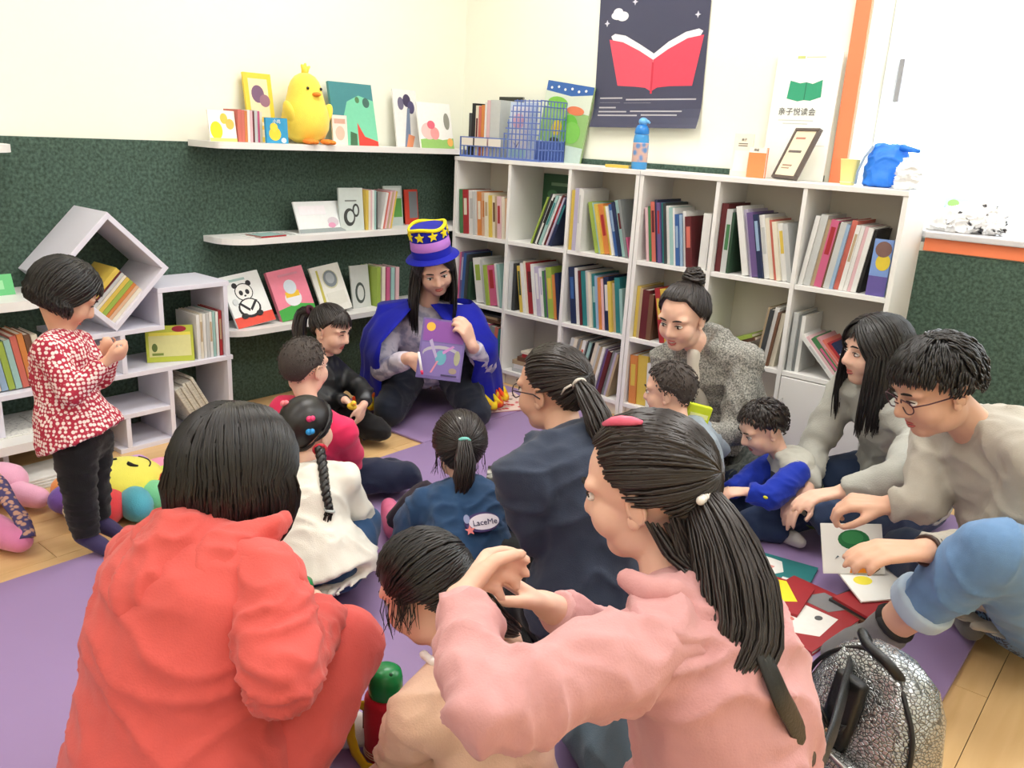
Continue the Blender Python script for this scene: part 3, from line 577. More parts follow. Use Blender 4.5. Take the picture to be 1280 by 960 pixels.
for i, (c, t, hh) in enumerate((('dark grey', .018, .2), ('black', .022, .245), ('cream', .018, .235), ('coral', .016, .232), ('orange', .02, .238), ('white', .012, .25), ('pale pink', .02, .26), ('pale grey', .06, .262))):
    x = .235+.028+sum(q[1]+.0015 for q in (('', .018), ('', .022), ('', .018), ('', .016), ('', .02), ('', .012), ('', .02), ('', .06))[:i])
    add_book((x, -0.238, TZ+.0048), (0, 0, 0), t, .15, hh, c, '%s book standing in the blue basket, %s from the left wall' % (c, ORD[i]), 'books in the blue basket', 'maroon' if c == 'cream' else None)
face_book('tall black folder standing at the back of the blue basket', (0.31, -0.075, TZ+.005), .15, .285, .012, 0, 0, (52, 54, 46))
face_book('pale booklet with a pink sky picture in the high end of the basket', (0.505, -0.225, TZ+.0052), .16, .255, .01, 0, 2, (190, 204, 226),
          [(rec2(.01, .01, .12, .24), (226, 224, 234)), (ell2(.055, .17, .035, .035), (236, 190, 206)), (ell2(.06, .1, .04, .04), (240, 236, 232)), ([(.03, .08), (.05, .05), (.075, .09), (.05, .06)], (110, 90, 110)), (rec2(.01, .01, .11, .045), (170, 206, 214))])
face_book('tall green picture poster book leaning on the wall behind the basket', (0.53, -0.048, TZ+.0105), .27, .365, .012, 0, 3, (150, 190, 120),
          [(rec2(.0, .31, .27, .365), (62, 106, 176)), ([(.0, .25), (.27, .24), (.27, .33), (.15, .31), (.0, .32)], (214, 224, 206)), (ell2(.08, .27, .06, .03), (130, 196, 80)), (ell2(.19, .25, .05, .02), (226, 130, 90)), (ell2(.17, .17, .05, .06), (110, 190, 70)), (ell2(.1, .16, .03, .035), (226, 200, 50)), (ell2(.19, .15, .05, .05), (130, 200, 90)), (rec2(.0, .0, .27, .09), (196, 216, 206)), (ell2(.1, .1, .03, .016), (80, 90, 60)), ([(.0, .0), (.1, .0), (.06, .07), (.0, .08)], (60, 120, 80))]+[(ell2(.03+.04*k, .335+.008*(k % 2), .006, .006, 8), WT) for k in range(6)], roll=7)
o = loose_book((1.055, -0.21, TZ), Matrix(), .12, .06, .012, 'yellow', 'yellow pencil tin lying beside the blue water bottle'); o.name = 'pencil_tin'; o['category'] = 'tin'
# water bottle
wb = thing('water_bottle', 'blue child water bottle with a cartoon print on the bookcase', 'bottle', (1.205, -0.175, TZ))
BL = mat('bottle_blue', rgb(64, 150, 214), 0.25, var=0.05)
MB().lathe([(.001, 0), (.03, 0), (.033, .004), (.033, .12), (.03, .138), (.0285, .142)], 22).build('body', BL, wb, smooth=True, auto=40)
MB().lathe([(.0336, .03), (.0338, .034), (.0338, .105), (.0336, .109)], 22).build('printed_band', mat_two('bottle_print', rgb(96, 140, 196), rgb(206, 170, 160), 'cell', 40, 0.35, 0.3, 0.6, 0.0), wb, smooth=True)
MB().lathe([(.001, .142), (.029, .143), (.031, .15), (.029, .165), (.022, .178), (.016, .182), (.001, .183)], 20).build('collar', mat('bottle_deep_blue', rgb(40, 126, 206), 0.3), wb, smooth=True, auto=40)
MB().ell((0.002, 0, .195), (.02, .02, .017)).build('cap', mat('bottle_pale_blue', rgb(110, 180, 236), 0.3), wb, smooth=True)
MB().tube([(.012, 0, .19), (.026, 0, .196), (.034, 0, .19)], [.006, .007, .005], 8).build('spout_lever', mat('bottle_pale_blue', rgb(110, 180, 236), 0.3), wb, smooth=True)
# cards, frame, sign board, cup, bag
face_book('cream leaflet card with small print standing on the bookcase', (1.597, -0.115, TZ), .082, .165, .004, 0, 5, (240, 232, 212), [(rec2(.02, .125, .06, .129), (120, 110, 100)), (rec2(.02, .117, .06, .121), (120, 110, 100)), (rec2(.01, .02, .07, .1), (246, 240, 226))], [('亲子', .042, .142, .012, (90, 84, 80))], name='leaflet', cat='leaflet')
face_book('orange topped card box beside the cream leaflet on the bookcase', (1.684, -0.145, TZ), .072, .115, .02, 0, 2, (240, 142, 88), [(rec2(.0, .095, .072, .115), (246, 240, 226))], [('阅读', .03, .105, .011, (90, 84, 80))], name='card_box', cat='box')
fr = thing('certificate_frame', 'dark framed certificate leaning askew on the bookcase', 'frame', (1.785, -0.142, TZ+.0085), (math.radians(-24), 0, math.radians(-33)))
fM = Matrix(((1, .0, .36, 0), (0, 1, 0, 0), (0, 0, 1, 0), (0, 0, 0, 1)))
fM = Matrix.Rotation(math.radians(20), 4, 'Y')
fw, fh = .150, .205; FRM = mat('frame_dark_wood', rgb(92, 80, 74), 0.45, var=0.1)
fM = Matrix()
for lo, hi in (((0, 0, 0), (fw, .018, .012)), ((0, 0, fh-.012), (fw, .018, fh)), ((0, 0, .0122), (.012, .018, fh-.0122)), ((fw-.012, 0, .0122), (fw, .018, fh-.0122))):
    MB().bbox(lo, hi, .002, M=fM).build('frame_bar', FRM, fr)
MB().box((.0121, .004, .0121), (fw-.0121, .014, fh-.0121), M=fM).build('certificate', mat('certificate_paper', rgb(242, 226, 196), 0.5, var=0.03), fr)
for q in [(rec2(.03, .16, .09, .168), (190, 130, 110)), (rec2(.025, .105, .105, .115), (110, 100, 96)), (rec2(.03, .05, .09, .057), (170, 140, 120)), (rec2(.03, .04, .08, .045), (170, 140, 120))]: flat_print(fr, [q], 'text_line', y=.004, M=fM)
MB().box((.05, .0185, .06), (.08, .06, .066), M=fM).build('easel_strut', FRM, fr)
sg = thing('sign_board', 'white sign board with a green open book picture leaning on the wall', 'sign', (1.70, -0.05, TZ), (math.radians(-3.5), 0, 0))
MB().bbox((0, 0, 0), (.255, .008, .475), .001).build('board', mat('sign_white', rgb(244, 247, 240), 0.5), sg)
flat_print(sg, [([(.06, .305), (.105, .295), (.13, .3), (.155, .298), (.195, .312), (.192, .375), (.155, .36), (.13, .366), (.105, .362), (.065, .372)], (52, 158, 118)), ([(.128, .3), (.132, .3), (.132, .366), (.128, .366)], (36, 120, 90))], 'book_picture')
for x0, z0, x1, z1, c in ((.08, .452, .11, .462, (196, 206, 130)), (.115, .455, .19, .459, (206, 210, 170)), (.04, .222, .18, .226, (200, 204, 200)), (.06, .21, .16, .214, (200, 204, 200)), (.19, .13, .24, .134, (214, 218, 214))): flat_print(sg, [(rec2(x0, z0, x1, z1), c)], 'text_line')
words(sg, [('亲子悦读会', .11, .255, .03, (96, 96, 96))])
cp = thing('paper_cup', 'pale yellow paper cup at the foot of the orange window trim', 'cup', (2.085, -0.15, TZ))
MB().lathe([(.001, 0), (.024, 0), (.034, .088), (.0355, .09), (.034, .0915), (.032, .088), (.023, .006), (.001, .005)], 22).build('cup_wall', mat('cup_yellow', rgb(244, 234, 150), 0.6), cp, smooth=True, auto=40)
MB().tube([(.026*math.cos(a), .026*math.sin(a), .01) for a in [2*math.pi*i/16 for i in range(17)]], .0015, 5).build('base_ring', mat('cup_cream', rgb(240, 236, 200), 0.6), cp, smooth=True)
# ------------------------------------------------------------------ people: continuous bodies grown from skeletons
FLOOR_Z = 0.0130
def V3(p): return Vector(p)
def capsule(mb, p0, p1, r0, r1, n=14):
    p0, p1 = V3(p0), V3(p1); t = p1-p0
    if t.length < 1e-5: t = Vector((0, 0, 1e-4)); p1 = p0+t
    t.normalize(); P = []; R = []
    for a in (-88, -60, -30, 0): P.append(p0+t*r0*math.sin(math.radians(a))); R.append(max(r0*math.cos(math.radians(a)), 1e-4))
    for a in (0, 30, 60, 88): P.append(p1+t*r1*math.sin(math.radians(a))); R.append(max(r1*math.cos(math.radians(a)), 1e-4))
    mb.tube(P, R, n)
def chain(mb, pts, rad, n=14):
    for i in range(len(pts)-1): capsule(mb, pts[i], pts[i+1], rad[i], rad[i+1], n)
def loft(mb, rings, n=22):
    V = []
    for c, u, v in rings:
        for j in range(n):
            a = 2*math.pi*j/n; V.append(c+u*math.cos(a)+v*math.sin(a))
    k = len(rings)
    F = [(i*n+j, i*n+(j+1) % n, (i+1)*n+(j+1) % n, (i+1)*n+j) for i in range(k-1) for j in range(n)]
    F += [tuple(range(n-1, -1, -1)), tuple(range((k-1)*n, k*n))]
    mb.add(V, F)
def remesh(mb, name, voxel, smooth=3, mats=(), parent=None, base=None, wrinkle=None, fac=0.5):
    """fuse overlapping closed shapes into ONE continuous smooth surface"""
    me = bpy.data.meshes.new('tmp'); me.from_pydata(mb.v, [], mb.f); me.update()
    bm = bmesh.new(); bm.from_mesh(me); bmesh.ops.recalc_face_normals(bm, faces=bm.faces); bm.to_mesh(me); bm.free()
    o = bpy.data.objects.new('tmp', me); COL.objects.link(o)
    md = o.modifiers.new('r', 'REMESH'); md.mode = 'VOXEL'; md.voxel_size = voxel; md.adaptivity = 0.0
    if smooth:
        sm = o.modifiers.new('s', 'SMOOTH'); sm.factor = fac; sm.iterations = smooth
    dg = bpy.context.evaluated_depsgraph_get(); ev = o.evaluated_get(dg)
    m2 = bpy.data.meshes.new_from_object(ev); bpy.data.objects.remove(o); bpy.data.meshes.remove(me)
    m2.name = name
    if wrinkle:
        amp, sc, dirn = wrinkle
        m2.calc_loop_triangles()
        cos = [v.co.copy() for v in m2.vertices]; nor = [v.normal.copy() for v in m2.vertices]
        for v, c, nn in zip(m2.vertices, cos, nor):
            q = Vector((c.x*dirn[0], c.y*dirn[1], c.z*dirn[2]))*sc
            q += Vector((noise.noise(q*.6+Vector((3, 7, 1))), noise.noise(q*.6+Vector((9, 2, 5))), noise.noise(q*.6)))*.8
            a = 1-abs(noise.noise(Vector((q.x, q.y, q.z*1.5)))); b = 1-abs(noise.noise(q*2.1+Vector((5, 1, 2))))
            v.co = c+nn*amp*(1.5*(a*a*a*a-0.35)+0.45*(b*b*b-.4))
    off = V3(base) if base is not None else Vector((0, 0, 0))
    if base is not None:
        for v in m2.vertices:
            if v.co.z < FLOOR_Z: v.co.z = FLOOR_Z+(.001 if name == 'person' else 0)
    for v in m2.vertices: v.co -= off
    m2.materials.clear()
    for m_ in mats: m2.materials.append(m_)
    m2.polygons.foreach_set('use_smooth', [True]*len(m2.polygons)); m2.update()
    ob = bpy.data.objects.new(name, m2); COL.objects.link(ob)
    if parent: ob.parent = parent
    elif base is not None: ob.location = off
    return ob
def bez(a, b, c, t): return a*(1-t)**2+b*2*t*(1-t)+c*t*t
class Person:
    def __init__(s, key, label, skin, bend=0.05, voxel=0.007, wide=1.0, hands=True, cat='person'):
        p = {k: (V3(v) if isinstance(v, tuple) else v) for k, v in POSE[key].items()}; s.p = p; s.S = p['s']; s.K = p['hh']/0.22; s.key = key; s.wide = wide
        s.fwd = (p['nb']-p['pel']).normalized().cross(p['right']).normalized()*1.0
        s.mid = (p['nb']+p['pel'])/2-s.fwd*bend
        s.base = Vector((p['pel'].x, p['pel'].y, 0.013))
        R, F, U = p['face'].cross(p['up']).normalized(), p['face'].normalized(), p['up'].normalized(); s.hR, s.hF, s.hU = R, F, U
        k = s.K; s.H = Matrix(((R.x*k, F.x*k, U.x*k, p['hc'].x), (R.y*k, F.y*k, U.y*k, p['hc'].y), (R.z*k, F.z*k, U.z*k, p['hc'].z), (0, 0, 0, 1)))
        s.skin = skin; mb = MB(); s.torso(mb, 0.0); s.arms(mb, 0.0, 1.0); s.legs(mb, 0.0, 1.0); s.feet(mb, 0.0); s.head(mb)
        if hands: s.hand(mb, 'l'); s.hand(mb, 'r')
        s.o = remesh(mb, 'person', voxel, 4, [skin], None, s.base); tag(s.o, label, cat)
    # --- pieces of the figure; e = cloth offset
    def spine(s, t): return bez(s.p['pel'], s.mid*2-(s.p['pel']+s.p['nb'])/2, s.p['nb'], t)
    def torso(s, mb, e, t0=-0.12, t1=1.0, flare=0.0, prof=None):
        S = s.S; prof = prof or [(-.12, .125, .115), (0, .158, .125), (.2, .15, .118), (.42, .135, .108), (.62, .142, .112), (.8, .15, .108), (.92, .13, .088), (1.0, .07, .062)]
        rings = []
        for t, rx, ry in prof:
            if t < t0-1e-6 or t > t1+1e-6: continue
            c = s.spine(max(t, 0)) if t >= 0 else s.p['pel']+(s.p['pel']-s.spine(.1)).normalized()*(-t)*0.45*S
            tg = (s.spine(min(t+.05, 1))-s.spine(max(t-.05, 0))).normalized()
            u = s.p['right']-tg*s.p['right'].dot(tg); u.normalize(); v = tg.cross(u)
            g = flare*max(0, .4-t)
            rings.append((c, u*(rx*S*s.wide+e+g), v*(ry*S+e+g)))
        loft(mb, rings)
        if t1 >= 1.0:
            for q in ('l', 'r'):
                capsule(mb, s.spine(.93), s.p[q+'s'], .055*S+e, .047*S+e)
                capsule(mb, s.spine(.72)+(s.p[q+'s']-s.p['nb'])*0.35, s.p[q+'s'], .075*S+e, .045*S+e)
    def arms(s, mb, e, to=1.0, which='lr', loose=0.0):
        S = s.S
        for q in which:
            a, b, c = s.p[q+'s'], s.p[q+'e'], s.p[q+'w']; c2 = b+(c-b)*to
            chain(mb, [a, a.lerp(b, .5), b], [.047*S+e, .043*S+e+loose, .037*S+e+loose*.7]); rr = .037*S+(.026*S-.037*S)*to+e+loose*.4
            if to < 1.0 or e > 0:
                d = (c2-b).normalized(); mb.tube([b, b.lerp(c2, .5), c2], [.037*S+e+loose*.7, (.037*S+rr)/2+e*.2+loose*.5, rr], 14)
            else: chain(mb, [b, b.lerp(c, .4), c], [.037*S, .036*S, .025*S])
    def legs(s, mb, e, to=1.0, which='lr', flat=True):
        S = s.S
        for q in which:
            h_, k_, a_ = s.p[q+'h'], s.p[q+'k'], s.p[q+'a']; a2 = k_+(a_-k_)*to
            chain(mb, [h_, h_.lerp(k_, .5), k_], [.085*S+e, .074*S+e, .056*S+e])
            if e > 0: mb.tube([k_, k_.lerp(a2, .35), a2], [.056*S+e, .056*S+e, .042*S+e], 14)
            else: chain(mb, [k_, k_.lerp(a_, .35), a_], [.054*S, .055*S, .034*S])
        capsule(mb, s.p['lh'], s.p['rh'], .086*S+e, .086*S+e)
    def feet(s, mb, e, which='lr', up=0.0):
        S = s.S
        for q in which:
            a_, t_ = s.p[q+'a'], s.p[q+'t']; d = (t_-a_).normalized(); heel = a_-d*.025*S-Vector((0, 0, .012*S))
            chain(mb, [heel, a_.lerp(t_, .55), t_], [.034*S+e, .033*S+e, .024*S+e])
            if up: mb.tube([a_, a_+(s.p[q+'k']-a_).normalized()*up], [.036*S+e, .037*S+e], 12)
    def socks(s, m, e=.006, up=0.0, voxel=.007, name='sock', which='lr'):
        for q in which:
            mb = MB(); s.feet(mb, e, q, up); s.cloth(mb, name, m, voxel, 2, None)
    def L(s, x, y, z): return s.H @ Vector((x, y, z))
    def hell(s, mb, c, r, rot=None):
        M = s.H.to_3x3() if rot is None else s.H.to_3x3() @ rot.to_3x3()
        mb.ell(s.H @ Vector(c), r, M=M.to_4x4(), nu=20, nv=14)
    def head(s, mb):
        s.hell(mb, (0, -.010, .026), (.074, .093, .086)); s.hell(mb, (0, .016, -.028), (.063, .070, .082)); s.hell(mb, (0, .048, -.080), (.034, .032, .026))
        for g in (-1, 1):
            s.hell(mb, (g*.031, .046, -.026), (.035, .036, .040)); s.hell(mb, (g*.028, .060, .028), (.034, .021, .014))
            s.hell(mb, (g*.013, .086, -.027), (.0105, .0105, .009)); s.hell(mb, (g*.034, .008, -.056), (.028, .05, .042))
        capsule(mb, s.L(0, .078, .012), s.L(0, .095, -.021), .0105*s.K, .0140*s.K, 10)
        s.hell(mb, (0, .064, -.053), (.030, .018, .016))
        capsule(mb, s.p['nb']-(s.p['nb']-s.p['pel']).normalized()*.03*s.S, s.L(0, -.020, -.045), .050*s.S if s.S > .9 else .044*s.S, .044*s.K)
    def ears(s):
        for g in (-1, 1):
            mb = MB(); c = Vector((g*.073, -.006, -.008)); pts = []
            for i in range(15):
                a = math.radians(-70+i*20); pts.append(s.H @ (c+Vector((g*(.003+.003*math.sin(a)), -.006-.012*math.cos(a), .024*math.sin(a)+.002))))
            mb.tube(pts, [.0028*s.K]*3+[.0040*s.K]*9+[.0034*s.K]*3, 7)
            s.hell(mb, (g*.0725, -.010, -.006), (.0065, .0155, .0255)); s.hell(mb, (g*.0720, -.002, -.026), (.006, .010, .012))
            s.child(mb, 'ear', s.skin)
    def hand(s, mb, q):
        p = s.p; w, d, n_ = p[q+'w'], p[q+'f'], p[q+'p']; c = p[q+'c']; S = s.S*0.97
        side = d.cross(n_)*(1 if q == 'r' else -1)          # towards the thumb
        kn = []
        for i, (off, ln, fl) in enumerate(((.030, .086, .072), (.010, .090, .080), (-.010, .086, .074), (-.028, .078, .058))):
            k0 = w+(d*ln+side*off)*S; kn.append(k0)
            capsule(mb, w+side*off*.55*S, k0, .0145*S, .0125*S, 8)
            ang = 0.0; pos = k0; cc = c*(1.0+0.12*i)
            dd = (d+side*off*1.4)
            for j, fr in enumerate((.45, .32, .23)):
                ang += cc*(.75 if j == 0 else .85)
                dv = (dd*math.cos(ang)+n_*math.sin(ang)).normalized(); q2 = pos+dv*fl*fr*S
                capsule(mb, pos, q2, (.0106-.0008*j)*S, (.0100-.0010*j)*S, 8); pos = q2
        s_th = w+(d*.025+side*.024+n_*.006)*S
        t1 = s_th+(d*.030+side*.026+n_*.012)*S; t2 = t1+(d*.026+side*(.012-.012*c)+n_*.016*(c+.3))*S; t3 = t2+(d*.020-side*.006*c+n_*.014*c)*S
        chain(mb, [w+(side*.012)*S, s_th, t1, t2, t3], [.016*S, .0155*S, .012*S, .0105*S, .009*S], 8)
        capsule(mb, p[q+'e'].lerp(w, .85), w+d*.01*S, .025*S, .023*S, 10)
    # --- children
    def child(s, mb, name, m, smooth=True, label=None, auto=None, parent=None):
        mb.v = [tuple(Vector(v)-s.base) for v in mb.v]
        o = mb.build(name, m, parent or s.o, smooth=smooth, auto=auto)
        if label: o['label'] = label
        return o
    def cloth(s, mb, name, m, voxel=0.009, smooth=4, wr=(.006, 9, (1, 1, 1)), label=None, parent=None):
        o = remesh(mb, name, voxel, smooth, [m], parent or s.o, s.base, wr)
        if label: o['label'] = label
        return o
    def face(s, smile=False, brow=(26, 22, 20), closed=False, eye_dy=0.0):
        K = s.K; s.ears()
        for g in (-1, 1):
            if not closed:
                mb = MB(); s_ = Matrix.Diagonal((1, 1, 1, 1))
                s.hell(mb, (g*.0305, .0735, .006), (.0135, .0085, .0062)); e = s.child(mb, 'eye', mat('eye_white', rgb(236, 230, 224), 0.25))
                mb = MB(); s.hell(mb, (g*.0305, .0785, .0050), (.0058, .0042, .0058)); mb.v = [tuple(Vector(v)-s.base) for v in mb.v]; mb.build('iris', mat('iris_dark', rgb(38, 26, 20), 0.15), e, smooth=True)
            mb = MB(); mb.tube([s.L(g*x, y, z) for x, y, z in ((.016, .0800, .0085), (.024, .0825, .0125), (.033, .0815, .0130), (.043, .0745, .0085))], [.0012*K, .0020*K, .0020*K, .0012*K], 6); s.child(mb, 'eyelid_line', mat('lash_dark', rgb(40, 28, 26), 0.6))
            mb = MB(); mb.tube([s.L(g*x, y, z) for x, y, z in ((.014, .0850, .0290), (.026, .0855, .0335), (.037, .0810, .0330), (.048, .0715, .0280))], [.0022*K, .0032*K, .0028*K, .0012*K], 6); s.child(mb, 'eyebrow', mat('brow_dark', rgb(*brow), 0.8))
        LIP = mat('lip_rose', rgb(188, 98, 92), 0.4)
        zc = .006 if smile else 0.0
        up = [(-.024, .0705, -.0535+zc), (-.012, .0800, -.0525), (0, .0830, -.0535), (.012, .0800, -.0525), (.024, .0705, -.0535+zc)]
        lo = [(-.022, .0705, -.0555+zc), (-.011, .0795, -.0615-zc*.6), (0, .0820, -.0635-zc*.8), (.011, .0795, -.0615-zc*.6), (.022, .0705, -.0555+zc)]
        mb = MB(); mb.tube([s.L(*q) for q in up], [.0015*K, .0030*K, .0032*K, .0030*K, .0015*K], 8); mb.tube([s.L(*q) for q in lo], [.0015*K, .0034*K, .0038*K, .0034*K, .0015*K], 8)
        lp = s.child(mb, 'lips', LIP)
        if smile:
            mb = MB(); mb.tube([s.L(x, y, -.0565+abs(x)*.12) for x, y in ((-.017, .0760), (0, .0815), (.017, .0760))], [.0022*K, .0042*K, .0022*K], 8); mb.v = [tuple(Vector(v)-s.base) for v in mb.v]; mb.build('teeth', mat('teeth', rgb(240, 236, 226), 0.3), lp, smooth=True)
    # --- hair
    HC = (0, -.014, .024); HR = (.083, .102, .094)
    def hsurf(s, d, lift=1.0):
        d = Vector(d).normalized(); r = 1/math.sqrt((d.x/s.HR[0])**2+(d.y/s.HR[1])**2+(d.z/s.HR[2])**2)
        return s.H @ (Vector(s.HC)+d*r*lift)
    @staticmethod
    def ddir(phi, el):
        p_, e_ = math.radians(phi), math.radians(el); return Vector((math.sin(p_)*math.cos(e_), math.cos(p_)*math.cos(e_), math.sin(e_)))
    def hairline(s, phi, low=-58, front=40):
        a = abs(phi)
        if a < 40: return front
        if a < 70: return front+(a-40)/30*(6-front)
        if a < 86: return 6+(a-70)/16*(-16-6)
        if a < 104: return -10
        return -10+min(1, (a-104)/40)*(low+10)
    def scalp(s, mb, lift=1.0, low=-58, front=40, nz=0.0):
        N, Tn = 44, 11; V = []; F = []
        for i in range(N):
            ph = -180+360*i/N; e0 = s.hairline(ph, low, front)
            for j in range(Tn+1):
                t = j/Tn; el = 90+(e0-90)*t; d = s.ddir(ph, el)
                V.append(s.hsurf(d, (lift+nz*noise.noise(d*5)) if j < Tn else .86))
        F = [(i*(Tn+1)+j, ((i+1) % N)*(Tn+1)+j, ((i+1) % N)*(Tn+1)+j+1, i*(Tn+1)+j+1) for i in range(N) for j in range(Tn)]
        mb.add(V, F)
    def slerp(s, a, b, t):
        a, b = a.normalized(), b.normalized(); w = math.acos(max(-1, min(1, a.dot(b))))
        if w < 1e-4: return a
        return (a*math.sin((1-t)*w)+b*math.sin(t*w))/math.sin(w)
    def strand(s, mb, pts, r, n=4):
        k = len(pts); mb.tube(pts, [r*(.55 if i == 0 else 1.0 if i < k-2 else .7 if i < k-1 else .25) for i in range(k)], n, closed_ends=False)
    def pulled(s, mb, tie, cnt=170, r=.0042, low=-58, front=40, lift=1.02, side=None):
        """hair combed back to a tie direction"""
        T = Vector(tie).normalized()
        for i in range(cnt):
            ph = random.uniform(-180, 180); e0 = s.hairline(ph, low, front)
            if side and side*math.sin(math.radians(ph)) < -.05: continue
            a = s.ddir(ph, e0+random.uniform(0, 6)); t0 = random.uniform(0, .45) if random.random() < .6 else 0
            lf = lift+random.uniform(-.01, .025)
            s.strand(mb, [s.hsurf(s.slerp(a, T, t0+(1-t0)*q/6), lf*(1-.03*(q == 0))) for q in range(7)], r*s.K*random.uniform(.7, 1.2))
    def tail(s, mb, path, rad, cnt=90, r=.004, spread_end=1.0):
        """loose bundle along a world path"""
        path = [V3(q) for q in path]
        if len(path) > 3:
            P2, R2 = [], []
            for j in range(len(path)-1):
                p0, p1, p2, p3 = path[max(j-1, 0)], path[j], path[j+1], path[min(j+2, len(path)-1)]
                for t in (0, .33, .67):
                    P2.append(.5*((2*p1)+(p2-p0)*t+(2*p0-5*p1+4*p2-p3)*t*t+(3*p1-p0-3*p2+p3)*t**3)); R2.append(rad[j]+(rad[j+1]-rad[j])*t)
            path, rad = P2+[path[-1]], R2+[rad[-1]]
        k = len(path)
        for i in range(cnt):
            a = random.uniform(0, 2*math.pi); q = math.sqrt(random.random()); pts = []
            cut = random.uniform(.82, 1.0)
            for j, c in enumerate(path):
                t = (path[min(j+1, k-1)]-path[max(j-1, 0)]).normalized(); u = t.orthogonal().normalized() if j == 0 else (u0-t*u0.dot(t)).normalized(); u0 = u; w = t.cross(u)
                rr = rad[j]*q
                wob = .004*noise.noise(Vector((i*3.1, j*.9, 1.7)))
                pts.append(c+(u*math.cos(a)+w*math.sin(a))*rr+u*wob)
            if cut < .97: pts = pts[:max(3, int(k*cut))]
            s.strand(mb, pts, r*random.uniform(.7, 1.2))
    def hanging(s, mb, length, cnt=260, r=.0045, face=52, bangs=0, part=0.0, curl=.012, spread=1.0, low_el=-12, bang_el=22, lift=1.03):
        G = Vector((0, 0, -1))
        for i in range(cnt):
            ph = random.uniform(face, 180)*random.choice((-1, 1)); ph = max(-180, min(180, ph))
            yy = .75-1.35*(abs(ph)-face)/(180-face); a = Vector((part+.06*(1 if ph > 0 else -1)*random.random(), yy, .85+.1*random.random()))
            b = s.ddir(ph, low_el+random.uniform(-8, 8)); lf = lift+random.uniform(-.015, .05)
            pts = [s.hsurf(s.slerp(a, b, q/5), lf*(.97 if q == 0 else 1)*(1+.03*q/5*spread)) for q in range(6)]
            end = pts[-1]; out = (s.hsurf(b, 1.3)-s.hsurf(b, 1.0)); out.z = 0; out = out.normalized() if out.length > 1e-6 else out
            ln = length*random.uniform(.9, 1.05)
            for q in (1, 2, 3, 4): pts.append(end+G*ln*q/4+out*(.010*math.sin(q*.8)-curl*(q/4)**2)+Vector((noise.noise(Vector((i, q*.4, 0))), noise.noise(Vector((i, q*.4, 9))), 0))*.006)
            s.strand(mb, pts, r*random.uniform(.75, 1.2))
        for i in range(bangs):
            ph = random.uniform(-face-6, face+6); a = Vector((part+ph/400, .55, .95)); b = s.ddir(ph, bang_el+random.uniform(-5, 5))
            s.strand(mb, [s.hsurf(s.slerp(a, b, q/5), 1.03+.02*random.random()) for q in range(6)], r*.8*random.uniform(.7, 1.2))
    def cropped(s, mb, cnt=420, ln=.38, r=.0035, low=-58, front=40, lift=1.02, fwdbias=.5, jit=.25):
        for i in range(cnt):
            ph = random.uniform(-180, 180); e0 = s.hairline(ph, low, front); el = e0+(88-e0)*random.random()**1.3
            a = s.ddir(ph, el); dn = Vector((a.x*.7+random.uniform(-jit, jit), a.y*.5+fwdbias*(1 if abs(ph) < 110 else -.2)+random.uniform(-jit, jit), -.7))
            b = (a+dn.normalized()*ln).normalized()
            lf = lift+random.uniform(0, .04)
            s.strand(mb, [s.hsurf(s.slerp(a, b, q/3), lf+.02*math.sin(q)) for q in range(4)], r*random.uniform(.7, 1.3))
    def glasses(s, col=(40, 20, 30)):
        K = s.K; mb = MB(); mm = mat('spectacle_frame_%d' % col[0], rgb(*col), 0.3)
        for g in (-1, 1):
            mb.tube([s.L(g*.031+.024*math.cos(a)*1.0, .094-.006*abs(math.cos(a)), .004+.018*math.sin(a)) for a in [2*math.pi*i/18 for i in range(19)]], .0016*K, 6)
            mb.tube([s.L(g*.055, .088, .010), s.L(g*.072, .060, .010), s.L(g*.082, .0, .004), s.L(g*.08, -.018, -.008)], .0017*K, 6)
        mb.tube([s.L(-.008, .095, .007), s.L(0, .098, .010), s.L(.008, .095, .007)], .0016*K, 6)
        return s.child(mb, 'glasses', mm)
    def ring(s, c, axis, r, tube, name, m, parent=None):
        ax = V3(axis).normalized(); u = ax.orthogonal().normalized(); w = ax.cross(u); mb = MB()
        mb.tube([V3(c)+(u*math.cos(a)+w*math.sin(a))*r for a in [2*math.pi*i/16 for i in range(17)]], tube, 7)
        return s.child(mb, name, m, parent=parent)
    def at_front(s, t, dx=0.0, out=1.0):
        """a point on the torso surface: t along the spine, dx sideways, out = +1 chest / -1 back"""
        c = s.spine(t); return c+s.p['right']*dx+s.fwd*out
SK = mat('skin_light', rgb(226, 176, 150), 0.55, var=0.05, vscale=14, sss=0.12, spec=0.35)
SK2 = mat('skin_fair', rgb(234, 190, 168), 0.55, var=0.05, vscale=14, sss=0.12, spec=0.35)
SK3 = mat('skin_warm', rgb(218, 172, 146), 0.55, var=0.05, vscale=14, sss=0.12, spec=0.35)
HAIR = mat('hair_black', rgb(25, 23, 23), 0.36, var=0.3, vscale=60, spec=0.5)
HAIRB = mat('hair_dark_brown', rgb(38, 31, 29), 0.36, var=0.3, vscale=60, spec=0.5)
HAIRG = mat('hair_cropped', rgb(66, 58, 54), 0.7, var=0.3, vscale=160, bump=0.6, bscale=500)
def cloth_mat(name, r, g, b, rough=0.85, weave=420, var=0.10, bump=0.35):
    return mat(name, rgb(r, g, b), rough, var=var, vscale=22, bump=bump, bscale=weave, sheen=0.15, spec=0.25)
